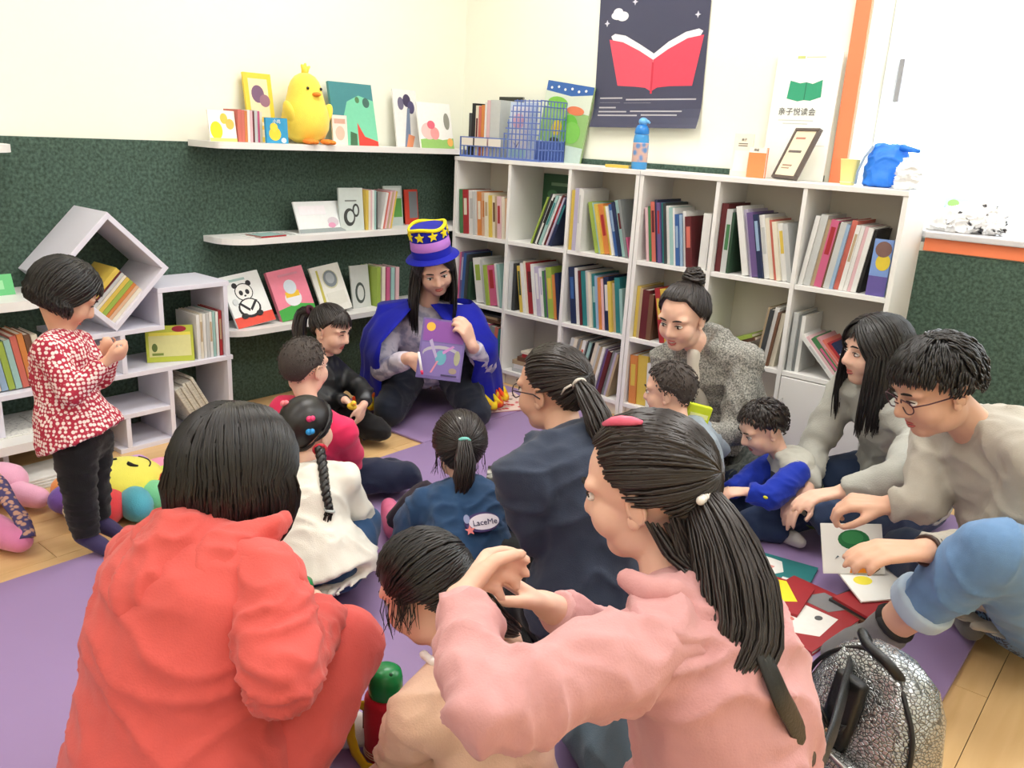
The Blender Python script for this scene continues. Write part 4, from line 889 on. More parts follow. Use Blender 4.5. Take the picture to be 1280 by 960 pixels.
# ------------------------------------------------------------------ skeletons (world metres): head centre, face and up directions, neck base, pelvis, then shoulder/elbow/wrist, finger direction, palm normal, curl, hip/knee/ankle/toe
POSE = {
 'toddler': dict(hc=(0.820, -2.419, 0.721), face=(0.249, 0.793, -0.556), nb=(0.835, -2.446, 0.617), pel=(0.886, -2.443, 0.341), hh=0.178, up=(0.166, 0.531, 0.831), ls=(0.793, -2.389, 0.573), le=(0.864, -2.362, 0.494), lw=(0.922, -2.365, 0.572), lf=(0.837, -0.364, 0.408), lp=(-0.523, -0.317, 0.791), lc=0.7, lh=(0.860, -2.407, 0.313), lk=(0.869, -2.417, 0.197), la=(0.876, -2.418, 0.074), lt=(0.935, -2.384, 0.038), rs=(0.897, -2.510, 0.599), re=(0.973, -2.492, 0.495), rw=(0.989, -2.406, 0.570), rf=(0.364, 0.837, 0.408), rp=(-0.813, 0.072, 0.577), rc=0.7, rh=(0.927, -2.479, 0.336), rk=(0.944, -2.488, 0.205), ra=(0.928, -2.474, 0.062), rt=(0.989, -2.439, 0.023), right=(0.850, -0.505, 0.149), s=0.56),
 'story': dict(hc=(0.707, -0.898, 0.655), face=(0.745, -0.501, -0.441), nb=(0.626, -0.874, 0.465), pel=(0.580, -0.776, 0.190), hh=0.215, up=(0.223, -0.435, 0.872), ls=(0.728, -0.748, 0.434), le=(0.888, -0.760, 0.255), lw=(0.975, -0.944, 0.382), lf=(-0.116, -0.394, 0.912), lp=(-0.985, -0.072, -0.156), lc=0.7, lh=(0.642, -0.710, 0.190), lk=(0.956, -0.886, 0.085), la=(0.706, -0.626, 0.050), lt=(0.623, -0.548, 0.035), rs=(0.507, -0.962, 0.395), re=(0.618, -1.101, 0.233), rw=(0.808, -1.127, 0.329), rf=(0.769, 0.373, -0.518), rp=(-0.486, 0.869, -0.095), rc=0.75, rh=(0.518, -0.841, 0.190), rk=(0.713, -1.144, 0.085), ra=(0.439, -0.911, 0.050), rt=(0.356, -0.833, 0.035), right=(-0.712, -0.690, -0.126), s=0.95),
 'blackgirl': dict(hc=(0.622, -1.369, 0.443), face=(0.912, 0.288, -0.291), nb=(0.587, -1.366, 0.313), pel=(0.624, -1.429, 0.130), hh=0.18, up=(0.278, 0.088, 0.957), ls=(0.591, -1.292, 0.239), le=(0.748, -1.312, 0.214), lw=(0.813, -1.367, 0.183), lf=(0.045, -0.409, -0.912), lp=(-0.958, -0.278, 0.077), lc=0.4, lh=(0.619, -1.380, 0.130), lk=(0.825, -1.303, 0.065), la=(0.625, -1.315, 0.050), lt=(0.556, -1.323, 0.035), rs=(0.600, -1.471, 0.302), re=(0.642, -1.396, 0.167), rw=(0.755, -1.409, 0.197), rf=(0.801, 0.356, -0.481), rp=(-0.339, -0.393, -0.855), rc=0.4, rh=(0.629, -1.479, 0.130), rk=(0.847, -1.509, 0.065), ra=(0.650, -1.541, 0.050), rt=(0.581, -1.548, 0.035), right=(0.048, -0.942, 0.334), s=0.62, tail=[(0.495, -1.371, 0.497), (0.458, -1.381, 0.479), (0.461, -1.400, 0.424), (0.483, -1.407, 0.357), (0.513, -1.403, 0.304)]),
 'boy': dict(hc=(1.086, -1.840, 0.475), face=(-0.207, 0.973, -0.103), nb=(1.148, -1.862, 0.356), pel=(1.068, -1.761, 0.090), hh=0.182, up=(-0.022, 0.101, 0.995), ls=(1.027, -1.878, 0.335), le=(1.016, -1.885, 0.165), lw=(0.984, -1.813, 0.128), lf=(-0.368, 0.826, -0.428), lp=(0.174, -0.391, -0.904), lc=0.3, lh=(1.010, -1.774, 0.090), lk=(0.806, -1.667, 0.090), la=(0.999, -1.611, 0.045), lt=(1.070, -1.565, 0.045), rs=(1.244, -1.814, 0.294), re=(1.180, -1.731, 0.160), rw=(1.130, -1.696, 0.193), rf=(-0.721, 0.503, 0.476), rp=(-0.502, 0.095, -0.860), rc=0.3, rh=(1.127, -1.749, 0.090), rk=(1.270, -1.568, 0.090), ra=(1.061, -1.554, 0.045), rt=(0.978, -1.541, 0.045), right=(0.944, 0.279, -0.176), s=0.66),
 'whitegirl': dict(hc=(1.399, -2.068, 0.408), face=(-0.318, 0.940, -0.123), nb=(1.455, -2.102, 0.306), pel=(1.584, -2.179, 0.100), hh=0.18, up=(-0.039, 0.117, 0.992), ls=(1.390, -2.156, 0.229), le=(1.314, -2.118, 0.081), lw=(1.286, -2.017, 0.004), lf=(-0.214, 0.777, -0.593), lp=(0.158, -0.571, -0.805), lc=0.3, lh=(1.534, -2.202, 0.077), lk=(1.268, -2.010, 0.100), la=(1.271, -1.855, 0.050), lt=(1.335, -1.829, 0.050), rs=(1.566, -2.075, 0.309), re=(1.556, -2.011, 0.162), rw=(1.457, -1.944, 0.187), rf=(-0.813, 0.546, 0.204), rp=(-0.376, -0.225, -0.899), rc=0.4, rh=(1.635, -2.155, 0.123), rk=(1.557, -2.003, 0.160), ra=(1.586, -2.110, 0.050), rt=(1.547, -1.973, 0.035), right=(0.839, 0.389, 0.382), s=0.66, braid_r=[(1.483, -2.091, 0.380), (1.547, -2.130, 0.351), (1.594, -2.160, 0.315), (1.619, -2.168, 0.275), (1.619, -2.183, 0.236)], braid_l=[(1.408, -2.132, 0.362), (1.451, -2.189, 0.330), (1.478, -2.224, 0.286), (1.486, -2.237, 0.237)]),
 'coral': dict(hc=(1.963, -2.633, 0.613), face=(-0.243, 0.945, -0.220), nb=(2.011, -2.707, 0.529), pel=(2.088, -2.830, 0.130), hh=0.215, up=(-0.055, 0.213, 0.975), ls=(1.845, -2.751, 0.452), le=(1.817, -2.818, 0.202), lw=(1.869, -2.659, 0.180), lf=(0.309, 0.942, -0.130), lp=(0.133, -0.178, -0.975), lc=0.4, lh=(1.980, -2.847, 0.115), lk=(1.829, -2.507, 0.160), la=(2.034, -2.483, 0.050), lt=(2.086, -2.465, 0.050), rs=(2.160, -2.712, 0.514), re=(2.282, -2.777, 0.437), rw=(2.114, -2.576, 0.370), rf=(-0.686, 0.656, -0.314), rp=(-0.367, -0.685, -0.629), rc=0.5, rh=(2.195, -2.813, 0.145), rk=(2.140, -2.548, 0.319), ra=(1.882, -2.518, 0.060), rt=(1.776, -2.534, 0.050), right=(0.978, 0.156, 0.140), s=1.02),
 'denim': dict(hc=(1.674, -1.757, 0.356), face=(-0.743, 0.652, -0.151), nb=(1.729, -1.791, 0.253), pel=(1.843, -1.892, 0.090), hh=0.182, up=(-0.114, 0.100, 0.989), ls=(1.685, -1.899, 0.225), le=(1.600, -1.877, 0.080), lw=(1.574, -1.786, 0.001), lf=(-0.210, 0.739, -0.641), lp=(0.176, -0.616, -0.768), lc=0.3, lh=(1.806, -1.939, 0.093), lk=(1.561, -1.778, 0.170), la=(1.463, -1.806, 0.060), lt=(1.356, -1.729, 0.060), rs=(1.821, -1.726, 0.213), re=(1.803, -1.629, 0.076), rw=(1.674, -1.574, -0.012), rf=(-0.779, 0.329, -0.533), rp=(0.491, -0.207, -0.846), rc=0.3, rh=(1.880, -1.845, 0.087), rk=(1.641, -1.807, 0.110), ra=(1.556, -1.810, 0.050), rt=(1.538, -1.843, 0.050), right=(0.620, 0.783, -0.052), s=0.68, tail=[(1.744, -1.815, 0.405), (1.776, -1.844, 0.369), (1.789, -1.863, 0.326), (1.793, -1.877, 0.281)]),
 'navy': dict(hc=(1.974, -1.746, 0.591), face=(-0.975, -0.040, -0.218), nb=(2.069, -1.810, 0.503), pel=(2.203, -1.829, 0.120), hh=0.213, up=(-0.218, -0.009, 0.976), ls=(2.071, -1.987, 0.454), le=(2.102, -1.940, 0.303), lw=(1.977, -1.774, 0.230), lf=(-0.568, 0.752, -0.334), lp=(0.435, -0.070, -0.898), lc=0.4, lh=(2.148, -1.906, 0.120), lk=(1.813, -1.774, 0.090), la=(2.087, -1.991, 0.050), lt=(2.180, -2.058, 0.035), rs=(2.104, -1.639, 0.448), re=(2.040, -1.567, 0.218), rw=(1.885, -1.588, 0.209), rf=(-0.989, -0.137, -0.054), rp=(0.053, 0.007, -0.999), rc=0.4, rh=(2.259, -1.752, 0.120), rk=(2.026, -1.477, 0.090), ra=(2.320, -1.667, 0.050), rt=(2.412, -1.733, 0.035), right=(0.094, 0.995, -0.016), s=0.98, tail=[(2.078, -1.779, 0.636), (2.134, -1.810, 0.612), (2.182, -1.828, 0.569), (2.212, -1.838, 0.514)]),
 'pink': dict(hc=(2.601, -2.351, 0.702), face=(-0.928, -0.202, -0.313), nb=(2.685, -2.381, 0.583), pel=(2.774, -2.416, 0.150), hh=0.215, up=(-0.306, -0.067, 0.950), ls=(2.733, -2.521, 0.571), le=(2.669, -2.772, 0.589), lw=(2.479, -2.617, 0.577), lf=(-0.366, 0.929, 0.053), lp=(0.877, 0.363, -0.314), lc=0.75, lh=(2.800, -2.513, 0.150), lk=(2.592, -2.831, 0.100), la=(2.954, -2.754, 0.050), lt=(3.070, -2.723, 0.035), rs=(2.654, -2.212, 0.507), re=(2.509, -2.171, 0.295), rw=(2.443, -2.362, 0.443), rf=(-0.664, -0.528, 0.530), rp=(-0.068, -0.663, -0.746), rc=0.6, rh=(2.748, -2.319, 0.150), rk=(2.410, -2.146, 0.100), ra=(2.762, -2.033, 0.050), rt=(2.878, -2.003, 0.035), right=(-0.234, 0.964, -0.126), s=1.0, tail=[(2.683, -2.344, 0.719), (2.734, -2.371, 0.683), (2.778, -2.396, 0.628), (2.803, -2.424, 0.572), (2.806, -2.461, 0.537), (2.796, -2.479, 0.513)]),
 'cream': dict(hc=(2.281, -2.489, 0.457), face=(-0.831, -0.116, -0.544), nb=(2.363, -2.492, 0.378), pel=(2.447, -2.506, 0.100), hh=0.185, up=(-0.538, -0.075, 0.839), ls=(2.393, -2.608, 0.343), le=(2.307, -2.555, 0.194), lw=(2.274, -2.570, 0.151), lf=(-0.588, -0.266, -0.764), lp=(0.696, 0.314, -0.646), lc=0.3, lh=(2.457, -2.565, 0.100), lk=(2.331, -2.782, 0.090), la=(2.280, -2.574, 0.045), lt=(2.237, -2.495, 0.045), rs=(2.361, -2.381, 0.322), re=(2.339, -2.305, 0.160), rw=(2.210, -2.346, 0.134), rf=(-0.934, -0.302, -0.192), rp=(0.183, 0.059, -0.981), rc=0.3, rh=(2.437, -2.447, 0.100), rk=(2.248, -2.283, 0.090), ra=(2.222, -2.504, 0.045), rt=(2.206, -2.593, 0.045), right=(-0.137, 0.986, -0.093), s=0.68, tail=[(2.371, -2.481, 0.495), (2.409, -2.484, 0.477), (2.428, -2.465, 0.450), (2.438, -2.428, 0.420)]),
 'tweed': dict(hc=(1.813, -0.791, 0.621), face=(-0.027, -0.952, -0.305), nb=(1.853, -0.706, 0.513), pel=(1.944, -0.557, 0.130), hh=0.21, up=(-0.009, -0.305, 0.952), ls=(2.031, -0.703, 0.497), le=(2.045, -0.782, 0.260), lw=(2.010, -1.079, 0.291), lf=(-0.681, -0.732, 0.000), lp=(0.072, -0.067, -0.995), lc=0.4, lh=(2.029, -0.558, 0.130), lk=(2.194, -0.771, 0.120), la=(1.983, -0.747, 0.050), lt=(1.890, -0.775, 0.050), rs=(1.699, -0.671, 0.431), re=(1.809, -0.828, 0.271), rw=(1.879, -0.980, 0.266), rf=(0.417, -0.909, -0.029), rp=(0.909, 0.417, -0.012), rc=0.4, rh=(1.859, -0.555, 0.130), rk=(1.685, -0.763, 0.120), ra=(1.897, -0.795, 0.050), rt=(1.989, -0.827, 0.050), right=(-0.977, 0.093, -0.194), s=0.97),
 'cropped': dict(hc=(1.952, -1.092, 0.450), face=(-0.954, -0.238, -0.184), nb=(2.028, -1.124, 0.347), pel=(2.066, -1.063, 0.090), hh=0.178, up=(-0.179, -0.045, 0.983), ls=(2.062, -1.213, 0.283), le=(2.102, -1.365, 0.254), lw=(2.144, -1.317, 0.227), lf=(0.605, 0.698, -0.383), lp=(-0.251, -0.289, -0.924), lc=0.3, lh=(2.079, -1.116, 0.090), lk=(1.982, -1.314, 0.085), la=(1.924, -1.132, 0.040), lt=(1.877, -1.066, 0.040), rs=(2.007, -1.014, 0.323), re=(2.056, -0.900, 0.238), rw=(1.996, -0.943, 0.328), rf=(-0.666, -0.073, 0.743), rp=(-0.575, -0.584, -0.573), rc=0.6, rh=(2.053, -1.009, 0.090), rk=(1.878, -0.877, 0.085), ra=(1.869, -1.074, 0.040), rt=(1.857, -1.154, 0.040), right=(-0.263, 0.946, 0.187), s=0.62),
 'bluetod': dict(hc=(2.190, -0.887, 0.341), face=(-0.563, -0.669, -0.486), nb=(2.252, -0.844, 0.252), pel=(2.313, -0.842, 0.085), hh=0.172, up=(-0.313, -0.372, 0.874), ls=(2.329, -0.912, 0.232), le=(2.304, -1.041, 0.184), lw=(2.237, -1.068, 0.191), lf=(-0.762, -0.638, -0.110), lp=(-0.124, 0.311, -0.942), lc=0.6, lh=(2.346, -0.878, 0.096), lk=(2.241, -1.002, 0.060), la=(2.343, -0.944, 0.040), lt=(2.393, -0.970, 0.040), rs=(2.205, -0.775, 0.189), re=(2.170, -0.896, 0.157), rw=(2.150, -0.996, 0.141), rf=(-0.595, -0.775, -0.212), rp=(-0.124, 0.350, -0.929), rc=0.6, rh=(2.281, -0.805, 0.074), rk=(2.158, -0.872, 0.060), ra=(2.102, -0.959, 0.040), rt=(2.078, -0.970, 0.050), right=(-0.653, 0.722, -0.229), s=0.58),
 'greywoman': dict(hc=(2.432, -0.695, 0.611), face=(-0.692, -0.712, -0.122), nb=(2.482, -0.705, 0.481), pel=(2.533, -0.501, 0.120), hh=0.21, up=(-0.085, -0.088, 0.993), ls=(2.633, -0.764, 0.408), le=(2.643, -0.993, 0.338), lw=(2.507, -1.035, 0.266), lf=(-0.682, -0.713, -0.163), lp=(0.185, 0.048, -0.982), lc=0.35, lh=(2.610, -0.546, 0.106), lk=(2.457, -0.913, 0.130), la=(2.513, -0.650, 0.050), lt=(2.555, -0.623, 0.050), rs=(2.343, -0.594, 0.462), re=(2.295, -0.687, 0.246), rw=(2.366, -0.909, 0.190), rf=(-0.159, -0.876, -0.456), rp=(0.259, 0.409, -0.875), rc=0.4, rh=(2.457, -0.456, 0.134), rk=(2.354, -0.635, 0.150), ra=(2.398, -0.542, 0.050), rt=(2.391, -0.616, 0.050), right=(-0.852, 0.498, 0.159), s=0.95),
 'man': dict(hc=(2.742, -1.277, 0.683), face=(-0.598, -0.657, -0.460), nb=(2.828, -1.162, 0.587), pel=(3.006, -1.122, 0.140), hh=0.225, up=(-0.309, -0.340, 0.888), ls=(2.987, -1.296, 0.576), le=(2.942, -1.225, 0.309), lw=(2.829, -1.510, 0.376), lf=(-0.731, -0.680, -0.052), lp=(-0.030, 0.108, -0.994), lc=0.35, lh=(3.068, -1.185, 0.159), lk=(2.964, -1.496, 0.421), la=(2.764, -1.436, 0.104), lt=(2.678, -1.470, 0.027), rs=(2.712, -1.019, 0.491), re=(2.759, -1.194, 0.367), rw=(2.675, -1.220, 0.339), rf=(-0.906, -0.420, -0.052), rp=(-0.004, 0.132, -0.991), rc=0.8, rh=(2.945, -1.060, 0.121), rk=(2.698, -0.977, 0.120), ra=(2.852, -1.005, 0.060), rt=(2.914, -1.160, 0.060), right=(-0.688, 0.693, -0.213), s=1.06),
}
BOARD_BOOK = dict(F1=(2.540, -1.183, 0.075), F2=(2.669, -1.059, 0.075), L1=(2.658, -1.214, 0.050), L2=(2.764, -1.073, 0.050), U1=(2.484, -1.147, 0.197), U2=(2.613, -1.024, 0.197))
STORY_BOOK = dict(bl=(0.863, -1.147, 0.265), br=(1.004, -1.038, 0.253), tl=(0.804, -1.070, 0.487))
BAG_AT = (2.873, -1.998, 0.198)
STRAP = [(2.779, -2.421, 0.596), (2.843, -2.450, 0.558), (2.872, -2.422, 0.501), (2.869, -2.333, 0.389), (2.857, -2.240, 0.304)]
PEN = [(0.872, -1.141, 0.367), (0.910, -1.155, 0.286)]
LIME = (2.009, -0.996, 0.371)
TOY = (0.838, -1.447, 0.200)
# ------------------------------------------------------------------ the people
def hood(p, mb, e=.02):
    """folded-down hood: a soft roll behind the neck and over the shoulders"""
    S = p.S; c = p.p['nb']; rt = p.p['right']; bk = -p.fwd; up = (p.p['nb']-p.p['pel']).normalized()
    pts = [c+rt*(.105*math.sin(a))*S+bk*(.075*math.cos(a))*S+up*(.035-.03*math.cos(a))*S+p.fwd*.015*S for a in [math.radians(x) for x in (-112, -85, -50, 0, 50, 85, 112)]]
    chain(mb, pts, [.012*S, .022*S, .030*S, .034*S, .030*S, .022*S, .012*S])
    chain(mb, [c+bk*.07*S+up*.0*S, c+bk*.115*S-up*.07*S, c+bk*.105*S-up*.135*S], [.06*S, .055*S, .03*S])
    for g in (-1, 1): chain(mb, [c+rt*g*.08*S+bk*.05*S-up*.01*S, c+rt*g*.065*S+bk*.11*S-up*.085*S, c+bk*.105*S-up*.14*S], [.04*S, .035*S, .022*S])
# 1 toddler
FLOOR_Z = 0.0008
p = Person('toddler', 'standing toddler in a red and white heart-patterned blouse and black trousers', SK, bend=.02, voxel=.006)
BL1 = mat_two('heart_print_blouse', rgb(244, 226, 222), rgb(176, 40, 66), 'voronoi', 92, 0.85, 0.40, 0.50, 0.15)
mb = MB(); p.torso(mb, .016, 0.0, flare=.09); p.arms(mb, .009, .92, loose=.005); o = p.cloth(mb, 'blouse', BL1, .008, 4, (.004, 14, (1, 1, 1)))
mb = MB(); p.legs(mb, .012, .95); p.cloth(mb, 'trousers', cloth_mat('black_knit', 22, 22, 24), .007, 3, (.004, 18, (.5, .5, 2)))
p.socks(cloth_mat('purple_sock', 62, 54, 92), .006, .03, .006, 'sock')
mb = MB(); p.scalp(mb, 1.06, front=34, nz=.05); p.cropped(mb, 520, .42, .0042, front=34, lift=1.06, fwdbias=.35, jit=.4); p.hanging(mb, .035, 420, .0034, face=72, part=.05, curl=.012, lift=1.09, low_el=-26); p.child(mb, 'hair', HAIR); p.face(closed=True)
# 2 storyteller
FLOOR_Z = 0.0130
p = Person('story', 'kneeling woman in a blue wizard hat and cape holding a purple picture book', SK2, bend=-.02, voxel=.0055)
mb = MB(); p.torso(mb, .012); p.arms(mb, .010, .88, loose=.004); p.cloth(mb, 'blouse', mat_two('lilac_white_blouse', rgb(206, 200, 214), rgb(150, 150, 176), 'noise', 26, .8, .45, .6, .2), .009)
mb = MB(); p.legs(mb, .012, .95); p.cloth(mb, 'trousers', cloth_mat('ink_trousers', 28, 34, 48), .009)
p.socks(cloth_mat('black_sock', 26, 26, 30), .005, 0.0, .008, 'sock')
mb = MB(); p.scalp(mb, 1.0); p.hanging(mb, .235, 510, .0033, face=44, bangs=40, part=.15, curl=-.01, bang_el=34); p.child(mb, 'hair', HAIR); p.face()
VEL = mat('royal_blue_velvet', rgb(12, 22, 158), 0.7, var=.35, vscale=9, bump=.25, bscale=40, sheen=.08, spec=.25); FLA = mat_two('flame_print', rgb(236, 70, 30), rgb(246, 214, 30), 'noise', 14, .7, .42, .58, .1)
def cape(p):
    lv = [(.500, .078, .085), (.478, .140, .125), (.440, .205, .165), (.37, .262, .215), (.29, .290, .245), (.20, .298, .265), (.12, .305, .28), (.07, .31, .29)]
    n = 44; mb = MB(); cols = []
    out = []
    for k, (z, rx, ry) in enumerate(lv):
        t = max(0, min(1, (z-p.p['pel'].z)/(p.p['nb'].z-p.p['pel'].z))); c = p.spine(t); c = Vector((c.x, c.y, z)); q = k/(len(lv)-1)
        rt = Vector((p.p['right'].x, p.p['right'].y, 0)).normalized(); fw = Vector((-rt.y, rt.x, 0))
        if fw.dot(p.fwd) < 0: fw = -fw
        gap = math.radians(22+20*q); row = []
        arm = []
        for w_ in 'lr':
            A_, B_, C_ = p.p[w_+'s'], p.p[w_+'e'], p.p[w_+'w']
            arm += [A_.lerp(B_, x/4) for x in range(5)]+[B_.lerp(C_, x/4) for x in (1, 2)]
        for i in range(n+1):
            a = gap+(2*math.pi-2*gap)*i/n; f = 1+.07*q*math.sin(i*1.55+k*.25)+.03*q*math.sin(i*.7)
            pt_ = (rt*math.sin(a)*rx*f+fw*math.cos(a)*ry*f)+fw*.05*q; dr = pt_.normalized(); r_ = pt_.length
            for ap in arm:
                dz_ = ap.z-z
                if dz_ < -.10: continue
                v_ = Vector((ap.x-c.x, ap.y-c.y, 0)); along = v_.dot(dr); side_ = (v_-dr*along).length
                fall = max(0, 1-max(0, dz_)/.5)
                r_ = max(r_, (along+.052)*fall-max(0, side_-.05)*1.6)
            row.append(c+dr*r_*(1+.02*q*math.sin(i*1.55)))
        out.append(row)
    for off in (0, -.006):
        base = len(mb.v)
    V = []; F = []; nL = len(out); N = n+1
    for s_ in (0, 1):
        for k in range(nL):
            for i in range(N):
                c = out[k][i]; cen = sum(out[k], Vector())/N; d = (c-cen); d.z = 0; V.append(c-d.normalized()*.006*s_)
    def id_(s_, k, i): return s_*nL*N+k*N+i
    for k in range(nL-1):
        for i in range(n):
            F.append((id_(0, k, i), id_(0, k, i+1), id_(0, k+1, i+1), id_(0, k+1, i))); F.append((id_(1, k, i), id_(1, k+1, i), id_(1, k+1, i+1), id_(1, k, i+1)))
        F.append((id_(0, k, 0), id_(0, k+1, 0), id_(1, k+1, 0), id_(1, k, 0))); F.append((id_(0, k, n), id_(1, k, n), id_(1, k+1, n), id_(0, k+1, n)))
    for i in range(n): F.append((id_(0, nL-1, i), id_(0, nL-1, i+1), id_(1, nL-1, i+1), id_(1, nL-1, i)))
    mb.add(V, F); o = p.child(mb, 'cape', VEL)
    # flame tongues sewn along the hem beside the opening
    for rng in (range(1, 12), range(n-12, n-1)):
        fm = MB()
        for i in rng:
            a_, b_, c_ = out[-1][i], out[-1][i+1], out[-2][i]; cen = p.base; d = Vector((a_.x-cen.x, a_.y-cen.y, 0)).normalized()*.008
            hgt = .06+.04*((i*7) % 3)/2
            top = a_.lerp(c_, min(1, hgt/.06))+d+(b_-a_)*.9
            fm.tube([a_+d, (a_+b_)/2+d, top], [.022, .020, .003], 7)
        fm.v = [tuple(Vector(v)-p.base) for v in fm.v]; fm.build('flame_trim', FLA, o, smooth=True)
    return o
cape(p)
def hat(p):
    ht = MB(); c = Vector((0, -.006, .060)); K = p.K
    M = p.H @ Matrix.Translation(c) @ Matrix.Rotation(math.radians(17), 4, 'X')
    ht.lathe([(.080, -.004), (.108, -.008), (.115, -.004), (.109, .003), (.086, .010), (.084, .040), (.083, .041)], 30, M=M)
    o = p.child(ht, 'wizard_hat', VEL, auto=50)
    def sub(name, prof, m):
        b = MB().lathe(prof, 30, M=M); b.v = [tuple(Vector(v)-p.base) for v in b.v]; return b.build(name, m, o, smooth=True, auto=50)
    sub('hat_band', [(.0845, .041), (.0855, .043), (.0820, .078), (.081, .080)], mat('lilac_felt', rgb(196, 130, 222), .85, bump=.3, bscale=200))
    sub('hat_top', [(.0805, .080), (.0815, .081), (.0765, .128), (.0750, .130), (.001, .131)], VEL)
    rim = MB(); YF = mat('yellow_felt', rgb(244, 226, 30), .85, bump=.3, bscale=200)
    rim.tube([M @ Vector((.0765*math.cos(a), .0765*math.sin(a), .130-.006*math.cos(a*3))) for a in [2*math.pi*i/36 for i in range(37)]], .0075, 7)
    rim.v = [tuple(Vector(v)-p.base) for v in rim.v]; rim.build('hat_rim', YF, o, smooth=True)
    for k in range(9):
        a = math.radians(90+(k-1)*40+8); A_ = M @ Matrix.Rotation(a-math.pi/2, 4, 'Z') @ Matrix.Translation((0, .0785, .104)) @ Matrix.Rotation(math.radians(-90), 4, 'X') @ Matrix.Rotation(math.radians(180), 4, 'Z')
        st = MB().prism(star2(0, 0, .021), -.002, .006, M=A_); st.v = [tuple(Vector(v)-p.base) for v in st.v]; st.build('star', YF, o)
    return o
hat(p); STORY = p
# 3 girl in black jacket
p = Person('blackgirl', 'kneeling girl in a black jacket with high ponytail beside the storyteller', SK2, bend=.02, voxel=.0055)
BJ = mat_two('black_grey_jacket', rgb(22, 24, 28), rgb(120, 126, 132), 'noise', 10, .5, .56, .72, .25)
mb = MB(); p.torso(mb, .014); p.arms(mb, .009, .92, loose=.005); o = p.cloth(mb, 'jacket', BJ, .008)
mb = MB()
for t in (.3, .5, .7): mb.ell(p.at_front(t, .012, .095*p.S+.018), .0055, nu=8, nv=6)
mb.v = [tuple(Vector(v)-p.base) for v in mb.v]; mb.build('snap_buttons', mat('snap_white', rgb(226, 226, 226), .3), o, smooth=True)
mb = MB(); p.legs(mb, .012, .95); p.cloth(mb, 'trousers', cloth_mat('black_knit', 22, 22, 24), .008)
p.socks(cloth_mat('black_sock', 26, 26, 30), .005, 0.0, .008, 'sock')
mb = MB(); p.scalp(mb, 1.0, front=34); p.pulled(mb, (-.15, -.8, .62), 306, .0029); p.hanging(mb, .02, 0, .0033, bangs=70, bang_el=14); p.tail(mb, p.p['tail'], [.014, .024, .027, .024, .012], 90, .0042); p.child(mb, 'hair', HAIRB); p.face(closed=True)
p.ring(V3(p.p['tail'][0]), V3(p.p['tail'][1])-V3(p.p['tail'][0]), .016, .008, 'hair_tie', mat('plum_tie', rgb(70, 24, 44), .8))
# 4 boy
p = Person('boy', 'boy with cropped hair in a bright pink shirt seen from behind', SK2, bend=.03)
mb = MB(); p.torso(mb, .016); p.arms(mb, .009, .9, loose=.005); p.cloth(mb, 'shirt', cloth_mat('hot_pink_cotton', 226, 48, 96), .008)
mb = MB(); p.legs(mb, .012, .9); p.cloth(mb, 'trousers', cloth_mat('navy_cotton', 30, 38, 62), .009)
p.socks(mat_two('striped_sock', rgb(230, 230, 232), rgb(40, 46, 66), 'wave', 60, .9, .45, .55, .1), .005, .04, .007, 'sock')
mb = MB(); p.scalp(mb, .965, front=42, nz=.01); p.cropped(mb, 420, .10, .0016, low=-46, front=42, lift=.97, fwdbias=.1); p.child(mb, 'hair', HAIRG); p.face()
# 5 girl in white shirt with two braids
p = Person('whitegirl', 'girl with two braids in a white shirt and jeans seen from behind', SK2, bend=.03)
mb = MB(); p.torso(mb, .017, flare=.12); p.arms(mb, .009, .9, loose=.005); p.cloth(mb, 'shirt', cloth_mat('white_cotton', 232, 230, 220), .008, 4, (.008, 10, (1, 1, .7)))
mb = MB(); p.legs(mb, .013, .92); p.cloth(mb, 'jeans', cloth_mat('denim_mid', 44, 76, 116, weave=600), .008)
p.socks(mat_two('navy_white_sock', rgb(30, 38, 58), rgb(226, 226, 230), 'wave', 40, .9, .72, .8, .1), .005, .03, .007, 'sock')
mb = MB(); p.scalp(mb, 1.0)
p.pulled(mb, (.72, -.45, -.45), 342, .0029, side=1); p.pulled(mb, (-.72, -.45, -.45), 342, .0029, side=-1)
def braid(p, mb, path, r0, r1, turns=7):
    path = [V3(q) for q in path]
    for ph in range(3):
        pts = []; N = 40
        for i in range(N+1):
            t = i/N*(len(path)-1); k = min(int(t), len(path)-2); c = path[k].lerp(path[k+1], t-k); a = 2*math.pi*turns*i/N/2+ph*2*math.pi/3; r = r0+(r1-r0)*i/N
            tg = (path[k+1]-path[k]).normalized(); u = tg.cross(Vector((.3, .5, .1))).normalized(); w = tg.cross(u); pts.append(c+u*math.cos(a)*r*.62+w*math.sin(2*a)*r*.35)
        mb.tube(pts, [(r0+(r1-r0)*i/N)*.72 for i in range(N+1)], 7)
braid(p, mb, p.p['braid_r'][:-1], .0145, .011); braid(p, mb, p.p['braid_l'], .0145, .009)
br = [V3(q) for q in p.p['braid_r']]; p.tail(mb, [br[-2], br[-2].lerp(br[-1], .5), br[-1]], [.008, .012, .008], 30, .003)
p.child(mb, 'hair', HAIR); p.face()
for q, c, nm in ((p.hsurf((.55, -.62, .32), 1.07), (236, 60, 120), 'pink'), (p.hsurf((.62, -.7, -.05), 1.07), (40, 150, 220), 'blue'), (p.hsurf((-.45, -.5, .6), 1.07), (240, 130, 140), 'rose')):
    mb = MB().ell(q, .0085, nu=10, nv=8).ell(q+Vector((.008, .004, .003)), .0075, nu=10, nv=8); p.child(mb, 'hair_bobble', mat('bobble_'+nm, rgb(*c), .35), label='%s hair bobble' % nm)
p.ring(br[0], br[1]-br[0], .014, .006, 'hair_tie', mat('tie_red', rgb(200, 40, 60), .7)); p.ring(br[-2], br[-1]-br[-2], .011, .004, 'hair_tie', mat('tie_silver', rgb(180, 190, 190), .4))
